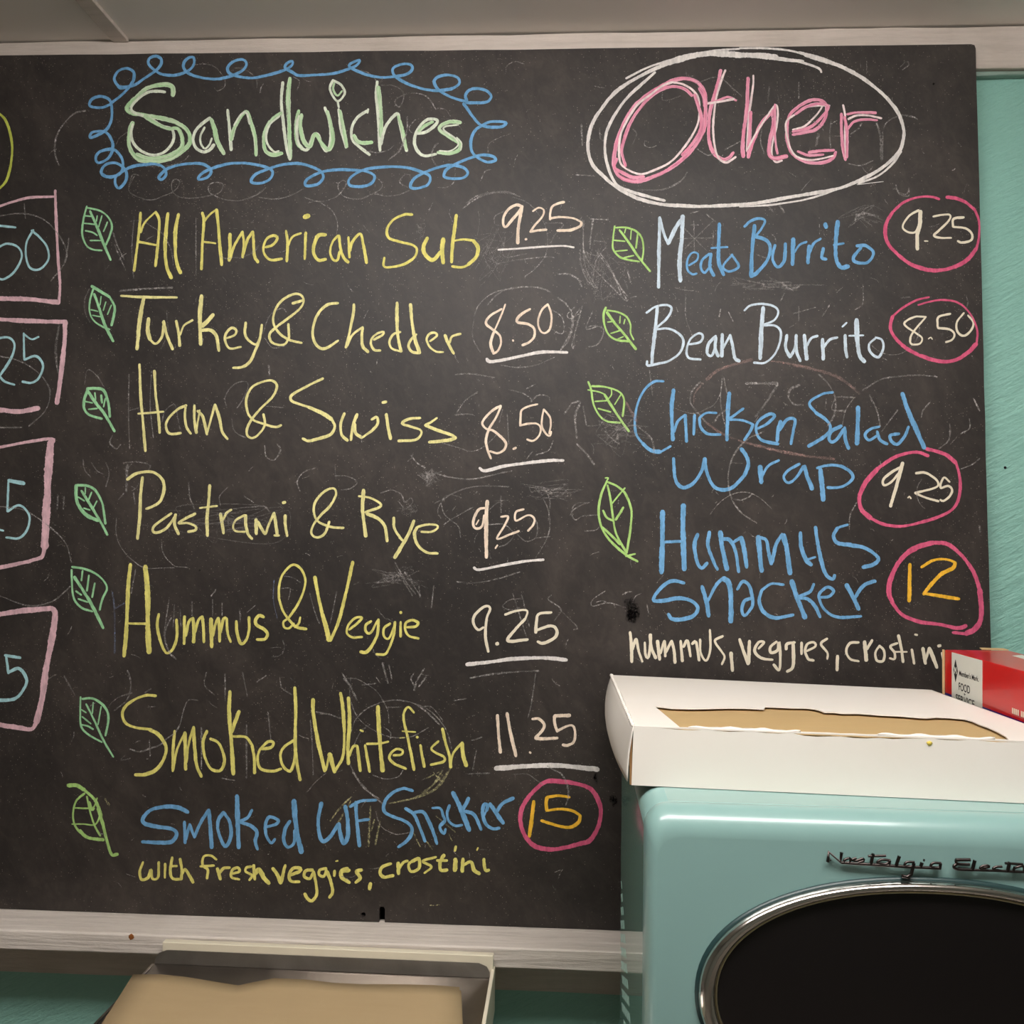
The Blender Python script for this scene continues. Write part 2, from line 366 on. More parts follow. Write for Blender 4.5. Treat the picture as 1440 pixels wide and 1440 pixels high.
# Chalk drawing on the board: every part is (name, label, colour, strokes).
# Strokes are polylines measured on the board face; '@' sets the sheet origin and scale,
# 'w' the stroke width, '#' the chalk colour.
CHALK = [
("chalk_heading", "pale green and white chalk heading reading Sandwiches", "green", """@110,70,4.5
w26 #green 600,290 598,240 560,220 500,225 430,245 370,300 320,350 308,375 340,400 400,410 480,425 560,440 620,460 680,500 708,550 700,600 660,640 600,680 520,705 440,705 380,690 335,640 320,580 330,500 345,460
w16 #palegreen 550,268 500,262 440,270 380,310 335,365 360,400 450,430 530,480 590,500 605,550 590,600 540,650 470,665 400,640 350,590 335,530 345,470
w22 #green 420,420 500,470 570,500 630,500 660,570 650,620 600,655 520,680 440,685 370,660
w18 #palegreen 835,430 780,470 740,520 728,570 745,620 790,645 830,635 860,600
w26 #green 842,440 862,500 880,580 922,658
w12 #palegreen 800,490 775,540 775,590 800,625 830,600 845,560
w18 #palegreen 945,380 955,480 968,635
w22 #green 968,570 990,490 1040,410 1070,395 1095,470 1120,560 1125,668
w12 #palegreen 985,480 1030,410 1065,400 1085,470
w26 #green 1340,180 1328,300 1335,500 1340,690
w18 #palegreen 1295,205 1285,330 1300,480 1318,620 1340,695
w22 #green 1285,400 1220,450 1180,520 1175,600 1195,650 1240,665 1290,655
w12 #palegreen 1275,420 1215,470 1190,540 1200,600 1240,645 1270,640
w22 #green 1395,385 1378,470 1385,580 1420,630
@420,70,4.5
w18 #palegreen 5,420 -12,480 -5,580 30,630 60,625 95,540 125,540 150,610 180,640 205,560 195,450 165,365
w24 #green 18,410 10,480 30,570 70,610 105,535 150,600 195,630 216,560 200,460 180,390
w14 #palegreen 218,190 198,250 245,325 292,275 270,225 222,195
w12 #green 225,210 218,250 245,290 275,260
w12 #palegreen 245,325 255,365
w14 #palegreen 252,375 258,420 265,500 300,620
w20 #green 262,385 285,500 305,615
w16 #palegreen 435,385 370,430 335,500 340,570 380,610 450,665
w22 #green 350,540 370,575 405,590 465,585
w12 #palegreen 440,375 435,400
w16 #palegreen 498,200 490,280 500,400 515,640
w24 #green 503,235 520,400 525,550
w18 #palegreen 520,600 545,500 575,450 625,405 640,470 660,560 685,640
w18 #green 630,420 655,500 680,630
w18 #palegreen 750,530 805,520 860,480 875,445 820,440 770,480 735,550 740,620 790,670 870,660
w18 #green 760,515 800,480 850,455
w22 #green 1025,460 960,455 900,480 895,510 950,550 1015,590 1018,630 960,655 880,650
w10 #palegreen 1010,475 930,485 920,510 990,560 1010,600 960,640 890,640
w10 #palegreen 1000,555 1030,590 1025,635"""),
("chalk_border", "blue chalk border of loops around the word Sandwiches", "blue", """@110,70,4.5
w15 205,345 150,365 90,362 70,345 90,310 140,295 190,310 210,350 212,430 190,490 150,525 100,550 75,555 85,525 130,515 180,525 215,580 215,640 185,690 130,715 110,690 130,650 190,630 240,640 280,700 275,770 230,800 170,800 145,775 170,730 230,715 280,740 305,780 300,830 260,875 235,850 240,800 280,770 340,740 430,725 500,725 545,750 555,790 530,820 510,810 525,785 570,750 660,725 770,720 830,745 840,780 810,810 760,820 780,785 850,750 960,720 1080,720 1180,740 1230,770 1210,820 1150,845 1095,835 1120,790 1200,755 1300,725 1400,720 1475,740 1535,770 1550,810 1515,850 1455,862 1435,850 1455,815 1535,775 1625,760 1725,760 1825,770 1875,800 1855,845 1795,865 1725,860 1710,830 1745,790 1825,755 1955,740 2075,745 2165,770 2225,800 2215,850 2155,875 2105,870 2120,820 2185,780 2275,745 2355,730 2435,745 2465,780 2435,810 2365,815 2315,800 2335,755 2405,715 2495,680 2565,665 2625,675 2640,700 2585,710 2525,680 2490,640 2485,580 2505,520 2545,485 2615,455 2705,460 2685,485 2615,490 2545,475 2495,420 2460,370 2437,340
w15 2455,335 2515,335 2585,330 2613,295 2585,260 2525,245 2475,255 2450,290 2455,325 2375,305 2295,265 2260,225 2255,190 2295,165 2355,160 2405,180 2410,215 2365,245 2275,258 2195,250 2095,220 2015,175 1990,140 2000,110 2055,90 2105,95 2113,125 2075,155 1995,170 1915,175 1835,160 1765,135 1720,110 1720,90 1780,65 1765,95 1715,120 1615,150 1495,160 1395,162 1360,145 1310,115 1320,85 1355,72 1350,100 1300,130 1200,160 1100,178 1020,170 960,150 945,115 980,75 1040,62 1065,90 1040,130 970,165 880,185 790,178 710,155 670,120 670,80 700,50 730,50 732,90 700,130 620,160 530,155 480,125 445,90 450,55 490,40 525,60 520,100 480,140 420,180 350,225 270,235 235,205 230,170 260,130 310,118 350,140 350,190 320,240 270,290 205,340
w12 350,225 270,245 240,215
w12 145,780 200,810 240,795"""),
("chalk_oval", "white double chalk oval around the word Other", "white", """@810,60,5.76
w26 690,190 560,250 400,340 300,420 210,530 140,640 102,760 100,880 130,980 200,1060 300,1150 400,1215 540,1275 700,1310 900,1322 1060,1325 1325,1312 1525,1290 1725,1252 1925,1220 2125,1182 2275,1125 2425,1050 2545,960 2625,870 2655,760 2650,680 2615,580 2545,480 2455,390 2325,290 2185,210 2045,150 1925,110 1805,80
w22 640,240 540,330 420,440 330,560 260,690 235,800 240,920 270,1040 330,1150 430,1200 560,1240 720,1280
w24 1245,88 1400,100 1530,118 1700,138 1840,150
w16 405,290 560,210 700,160 850,120 1000,85 1150,62 1325,50
w44 690,185 850,130 1000,96 1150,88 1325,100 1475,105 1625,118
w18 1600,115 1775,145 1925,190 1975,215 1988,240
w16 1325,45 1525,45 1705,60 1805,82 1965,130
w30 1850,95 1990,140 2140,190 2260,250
w16 2285,1140 2445,1080 2560,985 2635,880
w14 1325,1328 1500,1320 1625,1308 1900,1260 2225,1150
w18 400,340 360,370 300,425
w5 2275,1150 2490,1125"""),
("chalk_heading", "pink and white chalk heading reading Other", "pink", """@810,60,5.76
w28 1050,500 1040,400 980,320 880,290 780,310 680,360 580,420 470,520 400,630 350,740 320,850 305,980 340,1070 420,1115 520,1120 640,1080 760,1020 900,910 990,800 1040,680 1050,560 1050,480
w24 940,430 880,375 790,355 690,380 600,440 510,540 440,650 395,770 370,880 400,1000
w16 #whitepink 780,320 860,335 940,380 990,450 1000,560 985,660 930,770 850,880 760,970 640,1030 530,1065 440,1040 370,990 350,920 350,820 370,720 430,600 500,500 590,430 700,350 780,320
w26 330,940 310,1010 370,1050 460,1090 550,1085
w26 960,420 985,500 1015,600 1010,700 950,810 860,910
w30 1000,370 1035,430 1048,520
w26 1172,222 1155,300 1120,430 1085,560 1075,680 1080,800 1120,900 1190,945 1240,930 1275,890
w16 #whitepink 1210,222 1180,300 1140,430 1120,560 1110,700 1125,850 1160,940 1215,970 1250,955 1295,925
w18 1060,495 1150,470 1230,440 1298,468
w18 #whitepink 1070,492 1180,475 1280,455
w28 1393,285 1390,400 1385,540 1360,700 1350,840 1355,925
w16 #whitepink 1437,265 1435,340 1420,450 1400,600 1390,750 1385,880
w26 1415,560 1410,700 1402,850 1395,930
w26 1395,930 1435,800 1505,650 1575,575 1610,530
w14 #whitepink 1385,870 1455,740 1545,600 1615,505 1635,560 1625,680 1595,800 1585,900 1615,965 1670,955
w30 1595,550 1600,675 1570,800 1565,900 1615,938 1708,918
w18 1612,500 1610,720 1620,840 1632,900
w24 1755,745 1845,730 1945,700 2015,620 2030,540 2015,485 1945,462 1865,480 1775,540 1725,600 1710,700 1715,800 1755,900 1845,960 1945,975 2025,965 2085,930 2105,885
w14 #whitepink 1755,705 1845,680 1915,620 1975,550 2005,490
w14 #whitepink 2055,510 1965,510 1865,525 1775,580 1705,640 1706,740 1735,850 1785,920 1885,950 1985,940 2085,915
w22 1755,720 1885,690 1975,620 2045,520 1965,495 1865,520 1775,580
w22 1885,890 1985,875 2090,870
w18 1795,880 1885,912 2005,905
w24 2150,575 2150,700 2163,850 2183,950
w16 #whitepink 2163,505 2180,600 2180,750 2187,930
w20 2195,580 2285,565 2430,568
w16 #whitepink 2205,620 2265,592 2355,588 2475,612
w18 2200,700 2255,640 2345,622 2440,628
w22 2175,600 2195,720 2195,930"""),
("chalk_leaf", None, "mint", """@90,280,4.5
w11 145,45 125,120 115,220 140,290 180,318 240,325
w11 150,55 230,75 280,115 303,170 290,230 265,290
w15 165,75 210,180 250,280 295,385
w9 130,105 175,110
w9 120,152 195,160
w9 135,200 180,210 210,230
w9 165,262 235,262
w9 210,105 205,140
w9 240,105 220,175
w9 275,145 250,205"""),
("chalk_leaf", None, "mint", """@90,280,4.5
w18 175,550 240,590 290,620
w14 290,620 320,680 315,740 300,800
w10 190,555 165,640 162,710 185,765 240,805 290,825
w16 190,600 220,680 260,800 312,900
w8 235,615 228,670
w8 265,650 248,705
w8 300,670 275,730
w8 170,700 215,710
w8 180,735 235,745"""),
("chalk_leaf", None, "mint", """@90,500,4.5
w16 145,210 200,208 250,220 275,280 285,330 290,388
w15 150,215 128,280 128,335 160,375 240,400
w17 145,215 200,300 250,360 320,480
w9 125,288 180,300
w9 155,340 210,335
w9 195,235 200,280
w12 235,250 240,300
w9 262,270 250,325"""),
("chalk_leaf", None, "mint", """@90,640,4.5
w20 77,190 78,270 98,330 150,385 220,415
w14 80,190 150,195 200,225 240,300 255,380 262,435
w15 110,225 170,320 230,420 275,505
w9 135,205 135,245
w9 175,235 155,285
w9 208,290 185,335
w9 90,265 130,290
w9 125,335 165,348"""),
("chalk_leaf", None, "mint", """@90,770,4.5
w12 50,122 130,135 200,165 250,210 272,260 245,320 225,395
w12 48,140 50,220 62,320 110,380 180,405
w18 65,185 120,270 180,370 248,510
w11 118,145 110,210
w11 158,175 145,275
w11 195,225 178,315
w11 75,275 110,300
w11 90,325 150,345"""),
("chalk_leaf", None, "mint", """@90,930,4.5
w11 105,225 103,330 108,410 150,460 240,512
w14 115,238 180,235 240,270 275,320 280,380 262,470
w12 140,270 190,370 250,500 312,605
w8 185,260 180,330
w8 235,285 215,400
w8 110,305 140,325
w10 115,350 170,395
w10 105,400 150,410 185,430"""),
("chalk_leaf", None, "lime", """@90,1070,4.5
w24 25,155 80,155 130,185
w18 130,185 190,240 220,300 235,350
w12 130,205 80,250 60,310 60,380 90,440 150,485
w20 100,440 150,485 250,500
w18 215,300 245,400 270,500 300,590 340,590
w11 145,225 160,300 190,400 230,475
w9 65,298 150,300 190,290 210,235
w9 50,400 120,400 200,400 235,320
w16 160,260 175,310 190,300"""),
("chalk_leaf", None, "lime", """@820,290,4.5
w11 200,125 190,200 190,270 230,320 290,340 355,350
w11 205,135 270,135 330,155 370,200 382,270 372,350
w13 230,150 290,230 350,320 425,412
w8 270,140 262,170
w8 305,150 300,210
w11 345,175 335,265
w8 195,215 265,222
w8 205,285 280,278
w8 260,325 320,312"""),
("chalk_leaf", None, "lime", """@820,410,4.5
w12 145,100 130,140 135,210 160,270 210,305 290,315
w10 150,118 220,130 275,160 300,210 300,260 320,305
w15 150,130 200,200 260,270 335,365
w8 235,155 232,200
w8 265,175 258,205
w8 155,193 200,188
w8 175,265 240,245
w8 220,300 255,285"""),
("chalk_leaf", None, "lime", """@820,410,4.5
w11 32,570 50,620 65,710 100,780 150,820 235,830
w11 55,598 130,602 200,620 245,650 260,700 250,790
w14 135,650 190,740 250,830 290,885
w8 30,622 100,635 135,650
w8 178,610 180,650 160,680
w8 240,650 200,715
w9 75,695 150,690
w9 95,740 175,762"""),
("chalk_leaf", None, "lime", """@820,600,4.5
w14 150,345 115,430 98,530 115,630 170,720 270,810 345,853
w13 155,350 220,380 270,430 305,530 300,640 285,740 275,800
w13 155,370 175,470 190,580 210,680 270,790
w9 265,388 220,440 180,490
w12 125,530 150,575 190,595
w13 255,510 225,560 205,590
w13 120,635 170,680 235,745
w11 270,820 330,805
w9 140,325 160,325 148,345"""),
("chalk_lettering", "yellow chalk words All American Sub", "yellow", """@90,280,4.5
w15 485,85 475,200 458,340 443,455
w12 485,212 510,150 580,80
w16 580,80 603,140 595,280 578,425
w14 470,270 585,292
w20 658,90 645,200 640,330 650,430 680,500
w20 725,95 705,200 705,330 715,410 738,468
w16 875,85 885,140 875,300 870,445
w13 885,145 920,100 965,65
w18 965,65 975,150 985,280 998,418
w11 885,270 960,280
w20 1050,220 1050,300 1045,390
w16 1050,380 1075,300 1130,205
w14 1130,205 1138,280 1130,370
w16 1135,350 1160,260 1195,205
w17 1195,205 1200,280 1205,360 1228,400
w15 1275,305 1320,290 1350,250 1330,230 1285,250 1262,300 1270,350 1310,385 1380,378
@400,280,4.5
w15 10,200 20,280 15,395
w14 20,300 50,240 105,215
w15 135,210 128,380
w26 125,115 155,105
w20 262,225 215,230 190,280 185,340 215,385 262,380
w14 340,230 305,270 290,330 305,380 335,385 350,330
w17 345,230 355,310 375,370 405,400
w14 405,240 412,370
w17 412,330 430,270 480,220 500,290 520,405
w15 810,98 760,98 690,130 650,190 660,245 730,270 810,290 838,320 820,370 760,410 680,430 630,425 632,370
w22 905,245 880,300 890,350 940,385 990,330
w24 1005,250 998,320 1005,405
w20 1088,100 1075,200 1062,300 1058,400
w13 1065,265 1130,255 1195,262
w21 1195,262 1225,310 1210,370 1160,415
w14 1160,418 1120,432 1060,425"""),
("chalk_lettering", "pale yellow chalk words Turkey & Chedder", "paleyellow", """@90,280,4.5
w15 360,612 500,620 715,622
w22 505,625 480,760 462,950
w22 535,755 530,830 545,890
w14 545,890 580,915 620,870 632,770
w18 630,775 650,860 688,950
w17 710,770 725,850 733,930
w12 735,860 760,800 815,765
w23 870,610 860,750 865,920
w22 945,730 900,780 872,805
w20 870,830 930,830 965,870 980,960
w14 1030,880 1080,860 1090,830 1060,815 1025,850 1020,900 1050,945 1120,935
w15 1150,780 1145,850 1165,890 1215,920 1240,880
w16 1252,795 1240,880 1210,960 1175,1030 1130,1062 1070,1068
@400,280,4.5
w15 50,660 122,640
w15 30,880 25,790
w14 -40,800 35,745 100,690 122,640 100,605 45,605 -25,650 -65,720 -68,790 -30,850 30,890 110,910
w14 -40,800 -92,850 -85,900 -40,922 5,915 30,870
w16 340,658 270,670 210,730 180,820 185,890 215,935 260,945 340,895
w16 440,665 435,730 410,850 388,940
w14 395,930 430,860 495,810
w17 495,810 490,870 495,930 530,968
w14 565,890 620,860 628,840 590,850 555,880 548,920 570,955 608,958
w19 713,655 712,780 720,880 738,965
w13 735,840 690,855 665,900 680,945 740,965
w20 797,665 808,780 825,880 855,975
w15 835,855 800,890 785,930 805,965 855,975
w13 920,900 965,865 950,845 915,855 900,890 920,935 960,965 1005,968
w17 1015,860 1040,920 1072,978
w14 1045,910 1060,870 1115,852"""),
("chalk_lettering", "pale yellow chalk words Ham & Swiss", "paleyellow", """@90,500,4.5
w16 478,55 485,250 498,400 515,605
w15 572,95 580,250 600,400 605,490
w12 468,368 550,362 630,355
w15 775,315 720,340 660,400 645,450 670,495 740,490
w14 770,320 765,380 775,450 803,495
w17 825,315 825,400 838,490
w16 845,350 875,380 890,430 905,500
w14 905,490 930,400 955,310
w17 955,310 985,400 1000,480 1035,528
w11 840,470 858,345
w14 1375,440 1340,452 1270,435 1195,405 1160,350 1155,270 1190,200 1260,165 1320,160 1348,195 1320,260 1250,330 1190,400 1160,460 1160,505 1190,522 1230,500 1270,440 1262,370
@400,500,4.5
w15 245,145 170,180 60,240 38,270 60,295 150,325
w22 150,325 240,365 300,405
w17 300,405 318,450 290,500 200,530 150,540 115,525
w17 380,365 357,430 362,500 400,538
w17 460,370 435,440 420,535
w18 445,430 450,490 490,520
w15 490,520 560,470 590,430 585,390 550,405
w19 645,370 655,450 672,528
w16 620,298 645,292
w15 860,395 790,400 745,430 800,450 860,470 862,505 820,535 720,540
w14 965,395 930,420 890,440
w18 890,440 960,470 1050,500 1085,520
w19 1085,520 1040,535 915,548"""),
("chalk_lettering", "pale yellow chalk words Pastrami & Rye", "paleyellow", """@90,640,4.5
w17 400,155 450,120 520,105 580,115 625,160 632,220 610,290 560,325 520,340
w19 497,140 485,250 480,380 465,530
w15 680,368 620,410 570,450 562,480 590,490 650,460 710,375
w19 705,375 700,440 725,500
w15 832,370 780,395 725,430 780,430 832,450 830,475 785,485
w18 922,190 915,300 905,400 908,512
w11 858,335 970,322
w18 990,370 1000,430 1010,495
w14 1005,410 1030,365 1060,345
w13 1145,380 1090,410 1070,450 1085,480 1145,485
w18 1150,380 1150,440 1165,500 1190,530
w18 1215,405 1217,500
w17 1225,420 1270,500
w15 1275,500 1300,430 1330,365
w17 1330,365 1340,430 1350,505
w13 1330,508 1362,508
w17 1400,380 1400,440 1412,512
w18 1385,302 1400,298
@400,640,4.5
w14 375,460 300,455 220,425 190,380 190,310 230,250 280,215 318,215 325,255 290,320 240,370 190,430 170,480 180,510 215,520 255,495 285,420
w20 500,220 495,350 515,515
w14 470,260 540,270 605,305 600,330 510,362
w19 520,370 590,400 635,450 650,545
w16 692,395 695,460 730,520 755,545
w20 820,415 790,490 745,570 697,650
w13 865,485 930,485 970,460 960,442 900,440 840,455
w17 840,455 822,500 845,570 900,615 970,622"""),
("chalk_lettering", "yellow chalk words Hummus & Veggie", "yellow", """@90,770,4.5
w22 420,105 408,230 400,400 392,560 380,688
w30 515,118 530,300 530,500 538,665
w14 410,480 525,482
w16 600,420 590,490 610,590 645,665 690,640 715,560 712,455
w18 762,435 760,610
w16 770,560 790,470 815,445
w19 815,445 822,520 820,600
w15 828,540 850,460 875,435
w16 875,435 882,500 885,600
w22 930,450 935,630
w15 942,560 960,480 975,445
w18 975,445 985,520 985,595
w15 990,540 1010,450 1030,450
w15 1030,450 1035,540 1055,598
w17 1090,465 1095,540 1120,608 1155,580 1172,510 1170,440
w18 1265,440 1235,430 1212,460 1220,490 1270,520 1288,550 1270,580 1220,582
@400,770,4.5
w14 -35,320 -33,240 -10,170 45,112 95,125 130,190 125,260 90,350 30,440 -5,470 0,505 30,510 60,480
w15 -35,320 -10,400 40,470 80,505 140,515
w12 100,440 90,480 65,505
w20 192,185 215,310 245,440
w27 240,420 262,500 282,588
w19 432,90 400,240 345,460 290,590
w14 410,520 460,480 490,445 450,445 405,490 395,540 430,568 492,565
w14 550,465 515,490 515,530 545,540 590,460
w18 595,455 590,540 560,610 520,660 480,660
w14 670,480 630,510 630,560 660,575 695,500
w15 700,470 690,560 660,640 635,675 580,675
w14 735,470 735,565
w20 735,408 738,414
w15 775,505 830,500 845,475 810,460 770,475 765,520 790,560 850,575"""),
("chalk_lettering", "yellow chalk words Smoked Whitefish", "yellow", """@90,930,4.5
w16 582,218 520,215 450,240 390,285 370,340 395,395 460,420 540,430
w20 540,430 600,465 645,540 635,610 590,680 520,715 450,718
w16 700,440 690,560 688,695
w14 690,690 715,560 765,450
w20 765,450 768,560 770,685
w14 775,640 790,520 820,415
w19 820,415 828,560 840,660 870,730
w17 905,440 880,510 890,600 930,680 990,690 1015,630 1000,560 970,510 925,490
w22 1050,190 1045,330 1060,520 1072,715
w20 1108,315 1080,390 1062,450
w16 1070,475 1150,480 1190,530
w18 1190,530 1205,620 1205,708
w16 1250,555 1310,545 1325,515 1290,510 1240,560 1225,620 1245,680 1320,695 1375,680
@400,930,4.5
w16 60,500 0,540 -25,590 -10,660 35,695 60,640 70,560
w19 65,165 72,300 68,450 72,600 100,752
w22 180,240 185,350 215,520 255,695
w13 262,690 288,580
w26 285,585 318,700
w16 320,695 370,600 380,450
w20 380,450 370,300 355,200
w21 405,230 412,380 402,540 405,650
w14 410,600 435,540 460,535
w17 460,535 470,610 480,695
w16 510,530 525,620 540,700
w14 480,435 497,443
w24 592,285 598,420 608,560 622,695
w13 520,522 600,520 658,508
w15 690,595 740,590 748,565 710,555 675,580 665,615 700,650 770,680
w14 820,325 785,290 758,320 755,370 775,460
w17 775,460 800,580 820,688
w9 745,442 830,447
w8 730,485 760,483
w17 860,530 872,600 885,668
w18 838,478 842,482
w14 975,505 930,550 960,580 1010,605 1005,635 925,655
w17 1000,425 1020,520 1045,600 1052,672
w14 1050,660 1070,580 1125,515
w22 1125,515 1130,590 1152,662"""),
("chalk_lettering", "blue chalk words Smoked WF Snacker", "blue", """@90,1070,4.5
w23 785,325 720,295 640,290 550,310 500,360 510,395 580,415 680,430 712,460 690,505 640,518 495,512
w19 762,385 767,520
w16 770,500 795,405
w16 795,400 825,485
w18 825,485 860,400 915,310
w23 915,310 925,400 935,550
w20 1010,325 975,380 980,460 1020,540 1055,480 1050,390 1010,325
w26 1095,220 1098,350 1105,550
w16 1190,310 1160,360 1105,385
w20 1105,385 1180,410 1220,450 1210,510 1225,560
w18 1275,420 1340,400 1355,375 1300,355 1275,400 1280,470 1310,520 1335,495
@400,1070,4.5
w19 35,380 5,430 -5,500 20,545 60,520 65,440
w28 60,250 70,380 85,480 108,580
w22 235,265 215,360 220,460 245,508 290,480 340,400
w23 345,395 355,470 375,520 400,480 400,380 385,285
w21 452,260 455,350 475,540
w18 415,290 480,255 580,248
w18 460,380 535,370
w19 812,190 750,175 680,205 635,260 632,320 680,350 760,380 805,420 800,470 770,510 720,545
w19 765,300 820,340 860,430 890,510
w20 825,325 880,325 920,400 945,460 965,525
w15 935,298 985,300 1005,350 1015,380 990,410
w15 1010,380 985,410 990,440 1010,460 1020,430
w16 1045,280 1030,330 1040,380 1080,410 1125,405
w27 1065,200 1110,290 1170,440
w23 1165,235 1150,270 1125,310
w20 1140,320 1200,340 1245,435
w21 1280,315 1285,280 1260,280 1255,340 1275,400 1320,430 1360,425
w12 1265,345 1285,300
w22 1300,270 1340,330 1385,395
w20 1345,320 1380,270 1450,235"""),
("chalk_lettering", "small yellow chalk words with fresh veggies, crostini", "yellow", """@90,1070,4.5
w16 500,640 480,700 490,750 530,740 550,690 560,745 595,735 600,640
w14 640,650 638,740
w16 685,610 672,700 690,745 745,748
w15 672,668 715,665
w18 735,620 745,690 742,750
w17 745,722 765,685 790,720 818,770
w15 965,625 930,600 885,605 878,660 910,690 905,745
w14 862,668 950,662
w18 970,680 990,750
w15 985,710 1010,680 1050,675
w15 1060,715 1110,700 1100,675 1065,690 1060,735 1110,750
w15 1185,668 1155,675 1150,700 1190,725 1172,755
w20 1200,660 1208,750
w24 1208,715 1235,688 1265,740 1298,775
w20 1320,680 1350,720 1372,775
w19 1375,768 1390,700 1400,660
@400,1070,4.5
w18 30,725 95,700 100,680 55,680 30,720 40,760 95,765
w17 180,690 135,695 125,730 160,745 185,700
w18 185,700 200,780 205,840 175,885 145,870 128,840
w18 265,680 225,690 220,720 250,730 265,690
w20 270,700 295,770 305,830 285,865
w18 318,695 315,728
w10 325,635 338,632
w26 360,700 410,692
w22 400,680 360,700 365,740 412,770
w19 490,690 455,700 480,740 450,770
w22 545,775 538,812
w18 675,650 620,670 605,710 630,735 690,725
w22 720,645 722,715
w17 722,690 750,645 780,632
w18 800,640 850,620 850,680 800,700 785,660 800,640
w14 960,608 875,635 930,670 885,710
w22 1010,595 985,640 990,690 1030,690
w16 965,630 1030,630
w24 1082,620 1078,695
w15 1085,540 1078,570
w24 1130,620 1125,700
w20 1130,660 1180,640 1200,690 1235,715
w18 1262,620 1270,690 1295,690
w12 1225,550 1218,565"""),
("chalk_price", "peach chalk price 9.25 with a white underline beside All American Sub", "peach", """@640,270,5.538
w19 525,115 480,100 420,130 380,190 375,250 395,272 440,220 500,150 522,115
w24 522,110 505,200 490,300 488,400
w18 548,370 556,366
w14 605,150 650,122 690,140 680,190 620,260 585,310
w19 585,310 640,300 712,293
w18 850,78 800,90 755,115 740,170 740,215
w15 740,205 820,195 920,205 985,235
w19 985,235 975,265 900,295 795,300
w14 #white 335,450 500,440 700,425 850,420 925,432"""),
("chalk_price", "peach chalk price 8.50 with a white underline beside Turkey & Chedder", "peach", """@620,400,4.5
w10 408,125 380,200 335,300
w16 335,300 315,370 330,430
w14 385,155 310,200 285,245 320,280 370,320 380,370 360,420 330,438
w12 455,352 458,358
w15 565,155 515,185 485,215 487,240 550,250 590,280 590,330 560,365 515,385
w12 678,125 640,160 615,230 625,285 655,308 690,280 700,200 680,130
w18 #white 290,470 310,488 380,480 500,455 640,428 800,430"""),
("chalk_price", "peach chalk price 8.50 with a white underline beside Ham & Swiss", "peach", """@620,500,4.5
w14 380,318 330,345 275,400 262,435 290,465 330,475 380,515 412,555 400,595 360,618 310,605
w14 380,318 350,390 305,465 285,540 300,610 318,652
w14 458,592 475,582
w12 612,308 560,320 512,345 505,390 502,445
w12 502,442 560,430 610,432 632,460 625,500 600,530 575,540 545,530
w11 650,340 640,400 640,450 665,495 690,508 698,480
w11 650,340 690,390 695,440 685,495
w19 #white 245,712 280,730 400,700 560,678 680,665 775,664"""),
("chalk_price", "peach chalk price 9.25 with a white underline beside Pastrami & Rye", "peach", """@620,640,4.5
w14 280,335 240,345 210,400 205,445 225,465 260,450 275,380
w8 222,440 240,410
w22 293,290 287,420 288,648
w12 345,590 358,570
w12 380,390 425,390 400,450 355,530 440,500 495,480
w12 525,342 475,360 475,415 550,380 590,400 585,440 550,480
w16 #white 208,712 245,725 400,695 530,672 650,662"""),
("chalk_price", "cream chalk price 9.25 with a white underline beside Hummus & Veggie", "cream", """@620,770,4.5
w15 270,505 235,520 205,475 220,420 280,372 312,385 290,450 282,560 300,660
w24 355,605 358,612
w13 405,425 480,400 545,400 535,450
w17 535,450 470,520 425,590 550,582
w16 700,410 620,420 605,470 600,540
w17 600,525 700,495 735,530 720,570 650,605 612,595
w22 #white 162,740 300,725 450,705 600,698 700,700 795,712"""),
("chalk_price", "peach chalk price 11.25 with a white underline beside Smoked Whitefish", "peach", """@620,930,4.5
w18 358,340 365,460 377,578
w20 418,328 440,450 475,600
w15 562,575 568,580
w16 578,365 620,365 655,400 640,440 597,485
w18 597,485 640,490 738,485
w20 817,342 718,345
w17 718,345 720,390 737,445
w15 737,440 800,410 835,408 850,450 840,510 800,532 770,528
w28 #white 345,678 450,670 600,660 750,660 880,672 995,684"""),
("chalk_price", "orange chalk price 15 inside a pink chalk circle", "orange", """@620,1070,4.5
w21 588,255 575,370 560,480
w16 815,230 740,220 672,230
w22 672,230 666,270 670,315
w15 670,315 750,305 830,315 882,345
w18 882,345 870,390 815,420 740,410 635,378
w25 #pinkd 880,525 940,505 990,430 1012,340 1000,260 950,180 860,145 760,130 670,130 600,180 540,250 505,330 510,420 550,500 610,545 700,560 800,545 900,518"""),
("chalk_lettering", "light blue chalk words Meato Burrito", "blue", """@820,290,4.5
w19 #iceblue 485,70 480,300 478,515
w16 #iceblue 487,75 510,170 540,240
w22 #iceblue 540,235 590,130 635,65
w24 #iceblue 630,60 625,200 610,350 615,475
w12 670,375 720,340 725,300 690,295 660,340 660,400 690,430 720,425
w14 800,300 755,340 745,390 770,420 810,370
w19 810,300 802,380 828,440
w21 862,110 858,250 860,360 890,435
w12 810,265 915,258
w14 945,305 890,370 895,400 930,412 985,380 940,305
w22 1085,120 1070,280 1062,440
w15 1020,130 1060,95 1110,78 1150,90 1130,140 1085,195
w20 1085,190 1160,215 1185,270 1160,350 1100,420 1060,445
w18 1215,245 1198,320 1208,360 1235,385 1270,350 1280,280
w19 1280,235 1278,290
@1080,260,4.5
w24 160,340 155,505
w13 165,430 200,380 245,360
w22 262,385 252,495
w14 262,430 290,370 335,340
w18 350,400 342,460 370,470
w24 362,245 368,270
w24 442,230 430,340 430,460 460,520 510,515
w13 415,380 480,370
w18 560,385 620,385 668,430 630,490 560,490 540,460 590,395"""),
